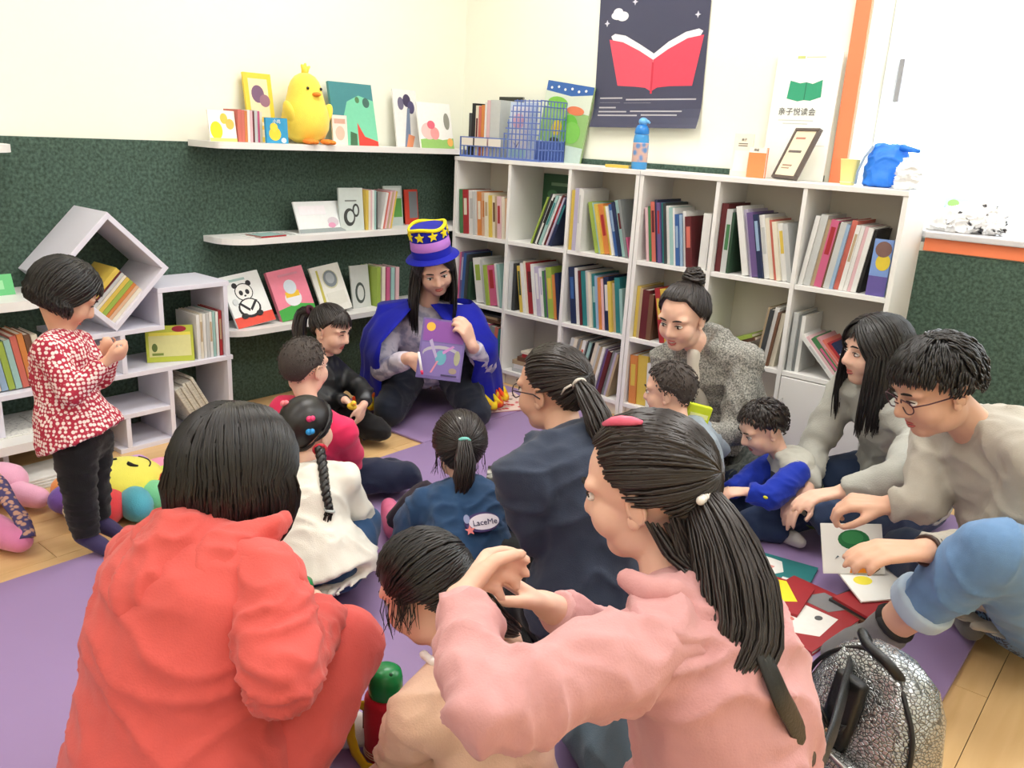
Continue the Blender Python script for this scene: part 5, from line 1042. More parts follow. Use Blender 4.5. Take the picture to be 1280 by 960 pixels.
# 6 coral woman
p = Person('coral', 'woman with a black bob in a coral hoodie and trousers sitting on the mat', SK2, bend=.05, wide=1.12)
COR = cloth_mat('coral_fleece', 214, 92, 86, weave=300, bump=.25)
mb = MB(); p.torso(mb, .015, flare=.10); hd = p.cloth(mb, 'hoodie', COR, .009, 4, (.007, 8, (1, 1, 1)))
for q in 'lr':
    mb = MB(); p.arms(mb, .014, 1.0, q, loose=.008); p.cloth(mb, 'sleeve', COR, .008, 4, (.007, 13, (1, 1, 1.6)), parent=hd)
mb = MB(); hood(p, mb); p.cloth(mb, 'hood', COR, .007, 3, (.007, 14, (1, 1, 1)), parent=hd)
mb = MB(); p.legs(mb, .014, .95); p.cloth(mb, 'trousers', COR, .010, 5, (.007, 7, (1, 1, 1)))
p.socks(cloth_mat('white_sock', 220, 216, 212), .006, 0.0, .008, 'sock')
mb = MB(); p.scalp(mb, 1.08)
for z_, r_ in ((-.03, .080), (-.065, .078), (-.1, .070)): p.hell(mb, (0, -.035, z_), (r_*1.05, r_*.8, .05))
p.hanging(mb, .105, 884, .0033, face=50, bangs=20, part=-.1, curl=.02, lift=1.12, spread=1.2); p.child(mb, 'hair', HAIR); p.face()
# 7 denim girl
p = Person('denim', 'girl with a ponytail in a denim jacket seen from behind', SK2, bend=.03)
DEN = cloth_mat('denim_washed', 42, 74, 112, weave=700, var=.3)
mb = MB(); p.torso(mb, .015, flare=.05); p.arms(mb, .018, .92, loose=.012)
c = p.p['nb']; rt = p.p['right']; chain(mb, [c+rt*.065*math.sin(a)-p.fwd*.05*math.cos(a) for a in [math.radians(x) for x in (-100, -50, 0, 50, 100)]], [.014, .017, .018, .017, .014]); jk = p.cloth(mb, 'jacket', DEN, .007, 3, (.006, 13, (1, 1, 1)))
mb = MB(); p.legs(mb, .012, .93); p.cloth(mb, 'trousers', cloth_mat('plum_black', 36, 26, 42), .008)
p.socks(mat('pink_shoe', rgb(206, 106, 140), .5, var=.15, vscale=30), .010, 0.0, .007, 'shoe')
mb = MB(); p.scalp(mb, 1.10, nz=.04); p.pulled(mb, (.08, -.95, .1), 520, .0026, lift=1.12); p.tail(mb, p.p['tail'], [.016, .028, .028, .016], 120, .0034)
for i in range(26):
    ph = random.choice((-1, 1))*random.uniform(95, 150); a = p.hsurf(p.ddir(ph, -22), 1.06); p.strand(mb, [a, a+Vector((random.uniform(-.01, .01), 0, -.03)), a+Vector((random.uniform(-.02, .02), random.uniform(-.01, .01), -.065))], .0013)
p.child(mb, 'hair', HAIRB); p.face()
p.ring(V3(p.p['tail'][0]), V3(p.p['tail'][1])-V3(p.p['tail'][0]), .014, .006, 'hair_tie', mat('tie_mint', rgb(120, 200, 190), .5))
q = p.hsurf((-.1, -.55, .8), 1.06); p.child(MB().ell(q, (.014, .006, .006)), 'hair_clip', mat('clip_white', rgb(230, 226, 226), .4))
# printed oval patch on the back of the jacket
bk = -p.fwd; up = (p.p['nb']-p.p['pel']).normalized(); rtv = p.p['right']
bc = p.spine(.40)+rtv*.020+bk*(.105*p.S+.022+.010)
PM = Matrix(((rtv.x, up.x, bk.x, bc.x), (rtv.y, up.y, bk.y, bc.y), (rtv.z, up.z, bk.z, bc.z), (0, 0, 0, 1))) @ Matrix.Rotation(math.radians(8), 4, 'Z')
mb = MB().prism(ell2(0, 0, .046, .026, 28), -.008, .002, paint('ink', 70, 52, 110), PM).prism(ell2(0.004, 0, .040, .021, 28), .002, .003, paint('ink', 226, 220, 232), PM)
mb.prism(star2(-.036, -.018, .014), .003, .004, paint('ink', 226, 130, 130), PM).prism(ell2(-.04, .012, .008, .012), .003, .004, paint('ink', 150, 160, 200), PM)
pt = p.child(mb, 'oval_patch', None, smooth=False)
V, F = text_mesh('LaceMe', .021, .0004); tm = MB(); tm.add([PM @ Vector((v.x+.006, v.y-.002, v.z+.0038)) for v in V], F); tm.v = [tuple(Vector(v)-p.base) for v in tm.v]; tm.build('patch_lettering', paint('ink', 50, 44, 90), pt)
# 8 navy woman
p = Person('navy', 'woman in glasses and a navy jacket with a tied ponytail', SK3, bend=.06, voxel=.0058, wide=1.05)
NV = cloth_mat('navy_jacket', 48, 58, 78, rough=.7)
mb = MB(); p.torso(mb, .015, flare=.06); p.arms(mb, .011, .95, loose=.005)
c = p.p['nb']; rt = p.p['right']; chain(mb, [c+rt*.085*math.sin(a)-p.fwd*.07*math.cos(a)+Vector((0, 0, .012)) for a in [math.radians(x) for x in (-120, -60, 0, 60, 120)]], [.02, .026, .028, .026, .02]); p.cloth(mb, 'jacket', NV, .009, 4, (.008, 8, (1, 1, 1)))
mb = MB(); p.legs(mb, .018, .95); p.cloth(mb, 'trousers', cloth_mat('black_trousers', 20, 22, 28), .010)
p.socks(cloth_mat('black_sock', 26, 26, 30), .006, 0.0, .008, 'sock')
mb = MB(); p.scalp(mb, 1.0); p.pulled(mb, (.0, -.98, .12), 468, .0029); p.tail(mb, p.p['tail'], [.014, .026, .032, .02], 120, .0036); p.child(mb, 'hair', HAIRB); p.face(); p.glasses((50, 24, 36))
tq = V3(p.p['tail'][0]); p.ring(tq, V3(p.p['tail'][1])-tq, .014, .005, 'hair_tie', mat('tie_ivory', rgb(206, 200, 190), .6))
mb = MB()
for g in (-1, 1): mb.tube([tq+Vector((.008*g, -.02, .0)), tq+Vector((.02*g, -.03, -.01)), tq+Vector((.03*g, -.03, -.028))], [.003, .003, .0015], 5)
p.child(mb, 'tie_bow', mat('tie_ivory', rgb(206, 200, 190), .6))
# 9 pink woman braiding
p = Person('pink', 'woman in a pale pink hoodie with a long low ponytail braiding a child', SK2, bend=.07, voxel=.005, wide=1.08)
PK = cloth_mat('pale_pink_fleece', 208, 154, 154, weave=300, bump=.25)
mb = MB(); p.torso(mb, .015, flare=.08); HOODIE = p.cloth(mb, 'hoodie', PK, .008, 4, (.010, 9, (1, 1, 1)))
for q in 'lr':
    mb = MB(); p.arms(mb, .011, .86, q, loose=.005); p.cloth(mb, 'sleeve', PK, .007, 4, (.010, 11, (1, 1, 1)), parent=HOODIE)
mb = MB(); hood(p, mb); p.cloth(mb, 'hood', PK, .007, 3, (.007, 14, (1, 1, 1)), parent=HOODIE)
for q in 'lr':
    mb = MB(); a, b = p.p[q+'e'], p.p[q+'w']; d = (b-a); mb.tube([a+d*.74, a+d*.80, a+d*.885, a+d*.90], [.043, .041, .038, .035], 16)
    p.cloth(mb, 'cuff', cloth_mat('pink_rib', 214, 164, 164, weave=500), .005, 2, None)
mb = MB(); p.legs(mb, .018, .95); p.cloth(mb, 'jeans', cloth_mat('denim_grey_blue', 104, 128, 146), .010)
p.socks(cloth_mat('white_sock', 220, 216, 212), .006, 0.0, .008, 'sock')
mb = MB(); p.scalp(mb, 1.03); p.pulled(mb, (.0, -.97, -.06), 756, .0029, lift=1.05); tl = p.p['tail']
p.tail(mb, tl, [.02, .042, .056, .058, .045, .02], 900, .0024); p.tail(mb, tl, [.018, .030, .040, .040, .030, .01], 60, .008)
# hair falling over the shoulder under the ear
for i in range(60):
    a = p.hsurf(p.ddir(random.uniform(-165, -95), -34+random.uniform(-8, 4)), 1.05); b = V3(tl[2])+Vector((random.uniform(-.03, .03), random.uniform(-.03, .03), random.uniform(-.03, .03))); m_ = a.lerp(b, .5)+Vector((0, 0, -.03)); p.strand(mb, [a, a.lerp(m_, .5)+Vector((0, 0, -.012)), m_, m_.lerp(b, .5), b], .004)
p.child(mb, 'hair', HAIRB); p.face()
t0 = V3(tl[0]); p.ring(t0, V3(tl[1])-t0, .022, .007, 'hair_tie', mat('tie_black', rgb(24, 22, 24), .6))
mb = MB()
for k in range(4): mb.ell(t0+cu_off*(.0) if False else t0+(V3(tl[0])-p.p['hc']).normalized().cross(Vector((0, 0, 1)))*(.008*(k-1.5))-cf*.040, .0066, nu=10, nv=8)
p.child(mb, 'pearl_clip', mat('pearl', rgb(236, 230, 222), .2))
mb = MB(); mb.tube([p.hsurf(p.ddir(ph, el), 1.125) for ph, el in ((-118, 62), (-100, 66), (-75, 68), (-50, 66), (-30, 60))], [.003, .007, .008, .007, .003], 8); p.child(mb, 'hair_clip', mat('clip_pink', rgb(238, 110, 140), .35))
PINK = p
# 10 child being braided
p = Person('cream', 'child in a cream top with hair being braided by the woman in pink', SK2, bend=.05)
CRM = cloth_mat('cream_peach_cotton', 224, 188, 164, weave=350)
mb = MB(); p.torso(mb, .015, flare=.12); p.arms(mb, .011, .93, loose=.005); p.cloth(mb, 'top', CRM, .008, 5, (.007, 10, (1, 1, 1)))
mb = MB(); c = p.p['nb']; rt = p.p['right']; chain(mb, [c+rt*.062*math.sin(a)*1.1-p.fwd*.05*math.cos(a)+Vector((0, 0, .012)) for a in [math.radians(x) for x in (-140, -90, -40, 0, 40, 90, 140)]], [.008]*7); p.cloth(mb, 'collar', cloth_mat('white_collar', 240, 236, 232), .006, 2, None)
mb = MB(); p.legs(mb, .014, .93); p.cloth(mb, 'trousers', cloth_mat('grey_cotton', 120, 122, 128), .009)
p.socks(cloth_mat('white_sock', 220, 216, 212), .006, 0.0, .008, 'sock')
mb = MB(); p.scalp(mb, 1.05, nz=.02); p.pulled(mb, (.75, -.62, .15), 756, .0029, lift=1.07); p.tail(mb, p.p['tail'], [.022, .022, .018, .008], 120, .0034)
for i in range(40):
    a = p.hsurf(p.ddir(random.uniform(-120, -60), random.uniform(-10, 5)), 1.07); p.strand(mb, [a, a+Vector((random.uniform(-.008, .008), 0, -.03)), a+Vector((random.uniform(-.015, .015), random.uniform(-.01, .01), -.06))], .0014)
p.child(mb, 'hair', HAIR); p.face()
# 11 tweed woman
p = Person('tweed', 'smiling woman with a hair bun in a grey tweed coat before the bookcase', SK2, bend=.04, voxel=.0055, wide=1.05)
TW = mat_two('grey_tweed', rgb(94, 95, 92), rgb(176, 174, 166), 'noise', 190, .95, .36, .66, .4, detail=3)
mb = MB(); p.torso(mb, .015, flare=.08); p.arms(mb, .011, .93, loose=.005); c = p.p['nb']; rt = p.p['right']
chain(mb, [c+rt*.085*math.sin(a)-p.fwd*.07*math.cos(a)+Vector((0, 0, .02)) for a in [math.radians(x) for x in (-130, -60, 0, 60, 130)]], [.024, .03, .032, .03, .024]); p.cloth(mb, 'coat', TW, .009, 4, (.008, 8, (1, 1, 1)))
mb = MB(); f_ = p.fwd; chain(mb, [c+f_*.05+Vector((0, 0, .0)), p.spine(.78)+f_*.105, p.spine(.55)+f_*.12], [.026, .028, .026]); p.cloth(mb, 'blouse', cloth_mat('ivory_blouse', 214, 208, 196), .008, 3, None)
mb = MB(); p.legs(mb, .014, .7); p.cloth(mb, 'skirt', mat_two('grey_check_skirt', rgb(120, 124, 120), rgb(84, 92, 88), 'noise', 60, .9, .4, .6, .2), .010)
mb = MB(); p.legs(mb, .008, .97); p.cloth(mb, 'jeans', cloth_mat('navy_denim', 34, 48, 74), .010, 3, None)
p.socks(cloth_mat('black_sock', 26, 26, 30), .006, 0.0, .008, 'sock')
mb = MB(); p.scalp(mb, 1.09, front=45, nz=.05); p.pulled(mb, (.05, -.62, .78), 540, .0029, front=45, lift=1.10)
bc = p.hsurf((.0, -.62, .80), 1.30)
for i in range(70):
    a = random.uniform(0, 6.28); b = random.uniform(-1, 1); r_ = .036*random.uniform(.8, 1.1)
    mb.tube([bc+Vector((math.cos(a+t)*r_*math.sqrt(max(0, 1-b*b*.8)), math.sin(a+t)*r_*math.sqrt(max(0, 1-b*b*.8)), b*r_*.8+.004*math.sin(3*t+i))) for t in (0, .5, 1.0, 1.5, 2.0)], [.002, .005, .006, .005, .002], 5)
mb.ell(bc, .032)
for i in range(160):
    ph = random.choice((-1, 1))*random.uniform(62, 170); a = p.ddir(ph, random.uniform(10, 70)); lf = random.uniform(1.08, 1.16); b = p.slerp(a, Vector((.05, -.62, .78)), .6)
    p.strand(mb, [p.hsurf(p.slerp(a, b, q/5), lf+.02*math.sin(q*1.7+i)) for q in range(6)], .0016)
p.child(mb, 'hair', HAIRB); p.face(smile=True)
# 12 cropped-hair child
p = Person('cropped', 'small child with cropped hair sitting before the woman in tweed', SK2, bend=.03)
mb = MB(); p.torso(mb, .016); p.arms(mb, .009, .92, loose=.005); p.cloth(mb, 'top', cloth_mat('pale_blue_grey', 150, 164, 176), .008)
mb = MB(); p.legs(mb, .012, .92); p.cloth(mb, 'trousers', cloth_mat('dark_trousers', 40, 44, 52), .009)
p.socks(cloth_mat('white_sock', 220, 216, 212), .005, 0.0, .008, 'sock')
mb = MB(); p.scalp(mb, .985, front=40, nz=.01); p.cropped(mb, 520, .16, .0024, lift=.99, fwdbias=.2); p.child(mb, 'hair', HAIRG); p.face(); CROP = p
# 13 toddler boy
p = Person('bluetod', 'toddler boy with blue sleeves and a grey green vest sitting on the mat', SK2, bend=.03, voxel=.0055)
for q in 'lr':
    mb = MB(); p.arms(mb, .014, .9, q, loose=.006); p.cloth(mb, 'sleeve', cloth_mat('royal_blue_knit', 22, 50, 168), .006, 4, (.004, 16, (1, 1, 1)))
def vest_mat():
    m, nt, b = _new('banded_vest'); N = nt.nodes; L_ = nt.links; b.inputs['Roughness'].default_value = .9
    tc = N.new('ShaderNodeTexCoord'); sx = N.new('ShaderNodeSeparateXYZ'); L_.new(tc.outputs['Object'], sx.inputs[0]); mr = N.new('ShaderNodeMapRange'); mr.inputs[1].default_value = 0.02; mr.inputs[2].default_value = 0.27; L_.new(sx.outputs[2], mr.inputs[0])
    cr_ = N.new('ShaderNodeValToRGB'); cr_.color_ramp.interpolation = 'CONSTANT'; E_ = cr_.color_ramp.elements
    for pos, c in ((0, (104, 128, 60)), (.22, (170, 170, 158)), (.40, (128, 152, 62)), (.58, (70, 74, 72)), (.68, (190, 190, 180))):
        e = E_[0] if pos == 0 else E_.new(pos); e.color = (*rgb(*c), 1)
    E_[len(E_)-1].color = (*rgb(186, 186, 176), 1); L_.new(mr.outputs[0], cr_.inputs[0]); L_.new(cr_.outputs[0], b.inputs['Base Color']); return m
mb = MB(); p.torso(mb, .010, flare=.04); c = p.p['nb']; chain(mb, [c+p.p['right']*.045*math.sin(a)-p.fwd*.04*math.cos(a)+Vector((0, 0, .01)) for a in [math.radians(x) for x in (-130, -60, 0, 60, 130)]], [.013, .015, .016, .015, .013]); p.cloth(mb, 'vest', vest_mat(), .007, 4, (.004, 14, (1, 1, 1)))
mb = MB(); p.legs(mb, .013, .93); p.cloth(mb, 'jeans', cloth_mat('denim_navy_kid', 40, 56, 88), .008)
p.socks(cloth_mat('grey_sock', 190, 186, 182), .006, 0.0, .007, 'sock')
mb = MB(); p.scalp(mb, 1.0, front=40, nz=.02); p.cropped(mb, 520, .26, .003, front=36, lift=1.02, fwdbias=.5); p.child(mb, 'hair', HAIRB); p.face()
q = p.p['le'].lerp(p.p['lw'], .3)-cf*.034; p.child(MB().ell(q, (.009, .006, .006)), 'sleeve_badge', mat('badge_yellow', rgb(226, 226, 40), .5))
# 14 grey sweater woman
p = Person('greywoman', 'woman with long straight black hair in a grey sweater sitting behind the toddler', SK2, bend=.05, voxel=.0058)
GS = cloth_mat('heather_grey_knit', 172, 172, 164, weave=260, var=.12, bump=.5)
mb = MB(); p.torso(mb, .015, flare=.05); p.arms(mb, .011, .93, loose=.005); p.cloth(mb, 'sweater', GS, .009, 4, (.008, 8, (1, 1, 1)))
mb = MB(); p.legs(mb, .014, .95); p.cloth(mb, 'jeans', cloth_mat('denim_indigo', 46, 62, 92), .009)
p.socks(cloth_mat('grey_sock', 190, 186, 182), .006, 0.0, .008, 'sock')
mb = MB(); p.scalp(mb, 1.06, front=36)
for z_, r_ in ((-.03, .082), (-.08, .078), (-.13, .07)): p.hell(mb, (0, -.04, z_), (r_*1.0, r_*.72, .06))
p.hanging(mb, .235, 816, .0033, face=44, bangs=90, part=.05, curl=.0, lift=1.10, bang_el=18); p.child(mb, 'hair', HAIR); p.face()
# 15 man
p = Person('man', 'man in glasses, grey sweater and rolled jeans reading a board book', SK3, bend=.06, voxel=.0055, wide=1.05)
GM = cloth_mat('warm_grey_sweatshirt', 178, 172, 160, weave=320, var=.10, bump=.35)
mb = MB(); p.torso(mb, .015, flare=.06); p.arms(mb, .011, .92, loose=.005); c = p.p['nb']; chain(mb, [c+p.p['right']*.075*math.sin(a)-p.fwd*.06*math.cos(a)+Vector((0, 0, .012)) for a in [math.radians(x) for x in (-150, -90, -40, 0, 40, 90, 150)]], [.013]*7); p.cloth(mb, 'sweatshirt', GM, .009, 4, (.008, 8, (1, 1, 1)))
mb = MB(); p.legs(mb, .014, .97, 'r'); p.cloth(mb, 'jeans', cloth_mat('denim_navy_dark', 42, 54, 80), .010)
mb = MB(); p.legs(mb, .014, .62, 'l'); lg = p.cloth(mb, 'jeans', cloth_mat('denim_light_wash', 104, 140, 182, weave=700, var=.25), .009, 4, (.006, 9, (1, 1, 1)), label='light washed jeans leg')
k_, a_ = p.p['lk'], p.p['la']; d = a_-k_; mb = MB(); mb.tube([k_+d*.54, k_+d*.56, k_+d*.655, k_+d*.67], [.066, .073, .071, .062], 18); p.cloth(mb, 'trouser_cuff', cloth_mat('denim_cuff', 176, 196, 214, weave=700), .006, 2, None)
p.socks(cloth_mat('charcoal_sock', 112, 112, 112), .007, .045, .006, 'sock')
p.ring(a_-d.normalized()*.055, d, .042, .009, 'sock_band', mat('sock_band', rgb(34, 34, 36), .9))
mb = MB(); p.scalp(mb, 1.03, low=-42, front=30, nz=.02); p.cropped(mb, 1100, .32, .0032, low=-36, front=28, lift=1.06, fwdbias=.55, jit=.2); p.child(mb, 'hair', HAIR); p.face(); p.glasses((70, 28, 44))
w, e = p.p['lw'], p.p['le']; p.ring(w+(e-w).normalized()*.02, w-e, .032, .005, 'bead_bracelet', mat('bead_brown', rgb(60, 40, 34), .4)); p.ring(w+(e-w).normalized()*.035, w-e, .033, .004, 'wristband', mat('wrist_dark', rgb(40, 38, 36), .5)); MAN = p
# ------------------------------------------------------------------ things around and between the people
def smooth_path(path, k=5):
    path = [V3(q) for q in path]; P2 = []
    for j in range(len(path)-1):
        p0, p1, p2, p3 = path[max(j-1, 0)], path[j], path[j+1], path[min(j+2, len(path)-1)]
        for i in range(k):
            t = i/k; P2.append(.5*((2*p1)+(p2-p0)*t+(2*p0-5*p1+4*p2-p3)*t*t+(3*p1-p0-3*p2+p3)*t**3))
    return P2+[path[-1]]
def frame_matrix(o, x, y):
    """matrix with origin o, local x along x, local z along y (page up), local -y out of the page"""
    x = V3(x).normalized(); z = V3(y); z = (z-x*z.dot(x)).normalized(); yv = z.cross(x)
    return Matrix(((x.x, yv.x, z.x, o[0]), (x.y, yv.y, z.y, o[1]), (x.z, yv.z, z.z, o[2]), (0, 0, 0, 1)))
# storyteller's purple picture book and pointer pen
sb = {k: V3(v) for k, v in STORY_BOOK.items()}; w, h_ = (sb['br']-sb['bl']).length, (sb['tl']-sb['bl']).length
o = face_book('purple picture book with a planet and comet drawing held by the storyteller', (0, 0, 0), w, h_, .012, 0, 0, (104, 88, 146),
    [(rec2(.008, h_*.62, w-.008, h_*.97), (132, 76, 158)), (ell2(w*.2, h_*.86, .018, .018), (226, 176, 60)), (rec2(.008, .012, w-.008, h_*.6), (122, 104, 166)),
     (ell2(w*.5, h_*.42, w*.42, h_*.14), (170, 166, 176)), (ell2(w*.5, h_*.385, w*.40, h_*.12), (122, 104, 166)), (ell2(w*.5, h_*.36, .022, .03), (96, 160, 176)), ([(w*.2, h_*.62), (w*.26, h_*.66), (w*.42, h_*.38), (w*.38, h_*.34)], (168, 156, 190)),
     ([(w*.55, h_*.42), (w*.78, h_*.56), (w*.74, h_*.58), (w*.52, h_*.46)], (190, 130, 190)), ([(w*.3, h_*.1), (w*.34, h_*.1), (w*.46, h_*.3), (w*.42, h_*.3)], (206, 130, 150)), (ell2(w*.8, h_*.16, .016, .012), (150, 134, 120)), (ell2(w*.86, h_*.38, .012, .03), (160, 160, 130)), (rec2(w*.55, .016, w*.9, .022), (60, 50, 90))])
o.matrix_world = frame_matrix(sb['bl'], sb['br']-sb['bl'], sb['tl']-sb['bl'])
pn = thing('pointer_pen', 'white pointer pen with a red tip in the storyteller hand', 'pen', PEN[0]); a, b = V3(PEN[0]), V3(PEN[1])
MB().tube([(0, 0, 0), (b-a)*.3, (b-a)*.82], [.0045, .0055, .005], 10).build('barrel', mat('pen_white', rgb(244, 244, 246), .3), pn, smooth=True)
MB().tube([(b-a)*.82, (b-a)*.94, (b-a)], [.0056, .0056, .003], 10).build('tip', mat('pen_red', rgb(210, 40, 90), .3), pn, smooth=True)
# board book read by the man
q = {k: V3(v) for k, v in BOARD_BOOK.items()}
bb = thing('board_book', 'open white board book with a green and orange painting before the man', 'book', q['F1'])
def page(c0, c1, c2, c3, arts, name):
    """thick page from four corners (c0 c1 = spine edge, c2 c3 = outer edge)"""
    x = (c1-c0); M = frame_matrix(c0-q['F1'], x, c3-c0); W, H_ = x.length, (c3-c0).length
    pg = MB().bbox((0, 0, 0), (W, .006, H_), .0015, M=M).build(name, mat('board_white', rgb(244, 244, 238), .45), bb)
    mb = MB()
    for i, (poly, col) in enumerate(arts): mb.prism([(u*W, v*H_) for u, v in poly], .0002, .0006+.0003*i, paint('ink', *col), M @ PR)
    if arts: mb.build('painting', None, pg)
page(q['F1'], q['F2'], q['U2'], q['U1'], [(ell2(.52, .68, .26, .2), (34, 110, 62)), (ell2(.5, .72, .18, .13), (52, 132, 76)), ([(.72, .5), (.9, .42), (.92, .1), (.8, .0), (.7, .1), (.62, .35)], (84, 66, 28)), ([(.42, .02), (.72, .02), (.72, .34), (.6, .46), (.5, .34)], (236, 140, 30)), ([(.2, .3), (.26, .34), (.24, .36)], (90, 110, 120))], 'page')
page(q['F1'], q['F2'], q['L2'], q['L1'], [(ell2(.42, .3, .2, .16), (240, 226, 60))], 'page') if False else None
M2x = (q['F2']-q['F1']); 
def page_low():
    c0, c1, c3 = q['L1'], q['L2'], q['F1']; x = c1-c0; M = frame_matrix(c0-q['F1'], x, c3-c0); W, H_ = x.length, (c3-c0).length
    pg = MB().bbox((0, 0, 0), (W, .006, H_-.002), .0015, M=M).build('page', mat('board_white', rgb(244, 244, 238), .45), bb)
    MB().prism([(u*W, v*H_) for u, v in ell2(.3, .62, .16, .14)], .0002, .0006, paint('ink', 240, 228, 70), M @ PR).build('painting', None, pg)
page_low()
# books lying on the mat by the man
FZ = 0.0125
def flat_book(label, x, y, z, w, d, t, rot, color, arts=(), name='book'):
    o = loose_book((x, y, z), Matrix.Rotation(math.radians(rot), 4, 'Z'), w, d, t, color, label); o.name = name
    if arts:
        mb = MB()
        for i, (poly, col) in enumerate(arts): mb.prism([(u*w, v*d) for u, v in poly], t+.0001, t+.0004+.0003*i, paint('ink', *col))
        mb.build('cover_print', None, o)
    return o
flat_book('green picture book with a white cloud shape lying on the mat', 2.315, -1.262, FZ, .2, .18, .008, 9, 'teal', [([(.1, .3), (.4, .2), (.6, .5), (.5, .85), (.15, .9)], (238, 236, 230)), (rec2(.62, .12, .9, .34), (226, 230, 226)), ([(.2, .45), (.4, .4), (.45, .6), (.25, .65)], (222, 150, 140))])
flat_book('large red picture book with white and grey pictures lying on the mat', 2.405, -1.468, FZ, .235, .31, .014, -9, 'red', [([(.12, .1), (.5, .03), (.9, .25), (.85, .62), (.3, .6)], (236, 234, 228)), ([(.3, .66), (.7, .66), (.85, .9), (.45, .94)], (130, 130, 132)), (ell2(.5, .3, .05, .03), (206, 120, 110)), (ell2(.7, .5, .04, .04), (90, 90, 92))])
flat_book('red picture book with a yellow corner lying on another red book', 2.36, -1.40, FZ+.0147, .19, .17, .008, 6, 'red', [([(.5, .08), (.9, .4), (.6, .95), (.1, .8), (.1, .3)], (244, 220, 50)), ([(.02, .3), (.3, .1), (.3, .8), (.05, .95)], (240, 236, 220))])
for i, (c, dx, r) in enumerate((('maroon', 0, -18), ('brown', .01, -22), ('dark grey', .004, -15), ('red', .012, -20))):
    flat_book('thin %s book in the pile under the open board book' % c, 2.575+dx, -1.235+dx*.4, FZ+.0005+.0075*i, .17, .15, .007, r, c)
# picture book by the storyteller, magazine by the denim girl
o = thing('picture_book', 'open red patterned picture book lying on the mat beside the storyteller', 'book', (0.865, -0.70, FZ), (0, 0, math.radians(63)))
for k in (0, 1):
    MB().bbox((.002, .002+k*.126, 0), (.235, .124+k*.126, .007), .002).build('page', mat_two('red_white_pattern' if k == 0 else 'brown_white_pattern', rgb(206, 40, 52) if k == 0 else rgb(150, 120, 104), rgb(238, 214, 204), 'cell', 34, .6, .3, .5, 0.0), o)
MB().box((.0, .0, -.0005+.0005), (.237, .252, .0009)).build('cover', bcol('red'), o)
o = thing('magazine', 'dark photo magazine lying open between the denim girl and the navy woman', 'magazine', (1.37, -1.285, FZ), (0, 0, math.radians(38)))
for k in (0, 1): MB().bbox((.002+k*.112, .002, 0), (.11+k*.112, .15, .004), .0012).build('page', mat_two('dark_photo_print', rgb(46, 46, 44), rgb(196, 196, 186), 'noise', 16, .5, .5, .6, 0.0), o)
# lime snack box held by the cropped child, yellow toy in the kneeling girl's hand
lb = thing('snack_box', 'small lime yellow snack box held up by the cropped-hair child', 'box', V3(LIME)-Vector((0, 0, .028)), (0, math.radians(12), math.radians(40)))
MB().bbox((-.038, -.012, 0), (.038, .012, .056), .003).build('carton', mat('lime_card', rgb(206, 224, 40), .5), lb)
MB().box((-.03, -.0128, .014), (.03, -.0122, .03)).build('label_band', mat('lime_pale', rgb(236, 240, 160), .5), lb)
ty = thing('toy_duck', 'small yellow toy in the hand of the girl in the black jacket', 'toy', V3(TOY))
MB().ell((0, 0, 0), (.022, .016, .013)).build('body', mat('toy_yellow', rgb(244, 206, 60), .5), ty, smooth=True); MB().ell((.014, -.004, .016), .011).build('head', mat('toy_yellow', rgb(244, 206, 60), .5), ty, smooth=True); MB().tube([(.022, -.007, .016), (.03, -.01, .015)], [.005, .002], 6).build('beak', mat('toy_orange', rgb(236, 130, 40), .5), ty, smooth=True)
# red bottle with green cap and yellow strap
def flask(label, loc, rot, k=1.0):
    t = thing('insulated_bottle', label, 'bottle', loc, (0, 0, math.radians(rot)))
    RED = cloth_mat('red_neoprene', 196, 26, 46, rough=.7)
    MB().lathe([(.001*k, 0), (.038*k, 0), (.041*k, .004*k), (.0415*k, .12*k), (.040*k, .132*k), (.034*k, .138*k), (.001, .138*k)], 28).build('sleeve', RED, t, smooth=True, auto=40)
    st = MB()
    for z in (.012, .018, .024): st.tube([(.0418*k*math.cos(a), .0418*k*math.sin(a), z*k) for a in [2*math.pi*i/28 for i in range(29)]], .0009, 5)
    st.build('stitching', mat('stitch_cream', rgb(232, 214, 190), .8), t, smooth=True)
    MB().lathe([(.001, .138*k), (.0315*k, .1385*k), (.0335*k, .145*k), (.0335*k, .172*k), (.030*k, .188*k), (.020*k, .196*k), (.001, .198*k)], 28).build('cap', mat('green_plastic', rgb(28, 134, 70), .25, var=.1), t, smooth=True, auto=45)
    MB().ell((.012*k, -.018*k, .1925*k), .004*k, nu=10, nv=6).build('vent_button', mat('vent_dark', rgb(14, 70, 40), .4), t, smooth=True)
    YS = cloth_mat('yellow_webbing', 226, 190, 30)
    MB().tube([(-.040*k, -.01*k, .115*k), (-.055*k, -.012*k, .118*k), (-.068*k, -.014*k, .09*k), (-.066*k, -.016*k, .05*k), (-.052*k, -.03*k, .02*k), (-.03*k, -.048*k, .006*k), (0, -.055*k, .004*k), (.03*k, -.05*k, .004*k)], [.012*k]*8, 8, flat=((.3, 1, 0), .22)).build('strap', YS, t, smooth=True)
    MB().tube([(.040*k, .008*k, .118*k), (.05*k, .01*k, .112*k), (.055*k, .01*k, .085*k)], [.01*k]*3, 8, flat=((0, 1, 0), .25)).build('strap', YS, t, smooth=True)
    MB().tube([(.028*k, -.0315*k, .128*k), (.030*k, -.0320*k, .10*k), (.028*k, -.0325*k, .07*k)], .0022*k, 6).build('zip', mat('zip_silver', rgb(180, 180, 180), .3, 1.0), t, smooth=True)
    MB().bbox((-.0435*k, -.006*k, .03*k), (-.040*k, .006*k, .11*k), .001).build('strap_loop', mat('loop_brown', rgb(110, 50, 50), .5), t)
    return t
flask('red fabric-sleeved bottle with a green cap and yellow strap standing on the mat', (2.132, -2.440, FZ), 40, 1.0)
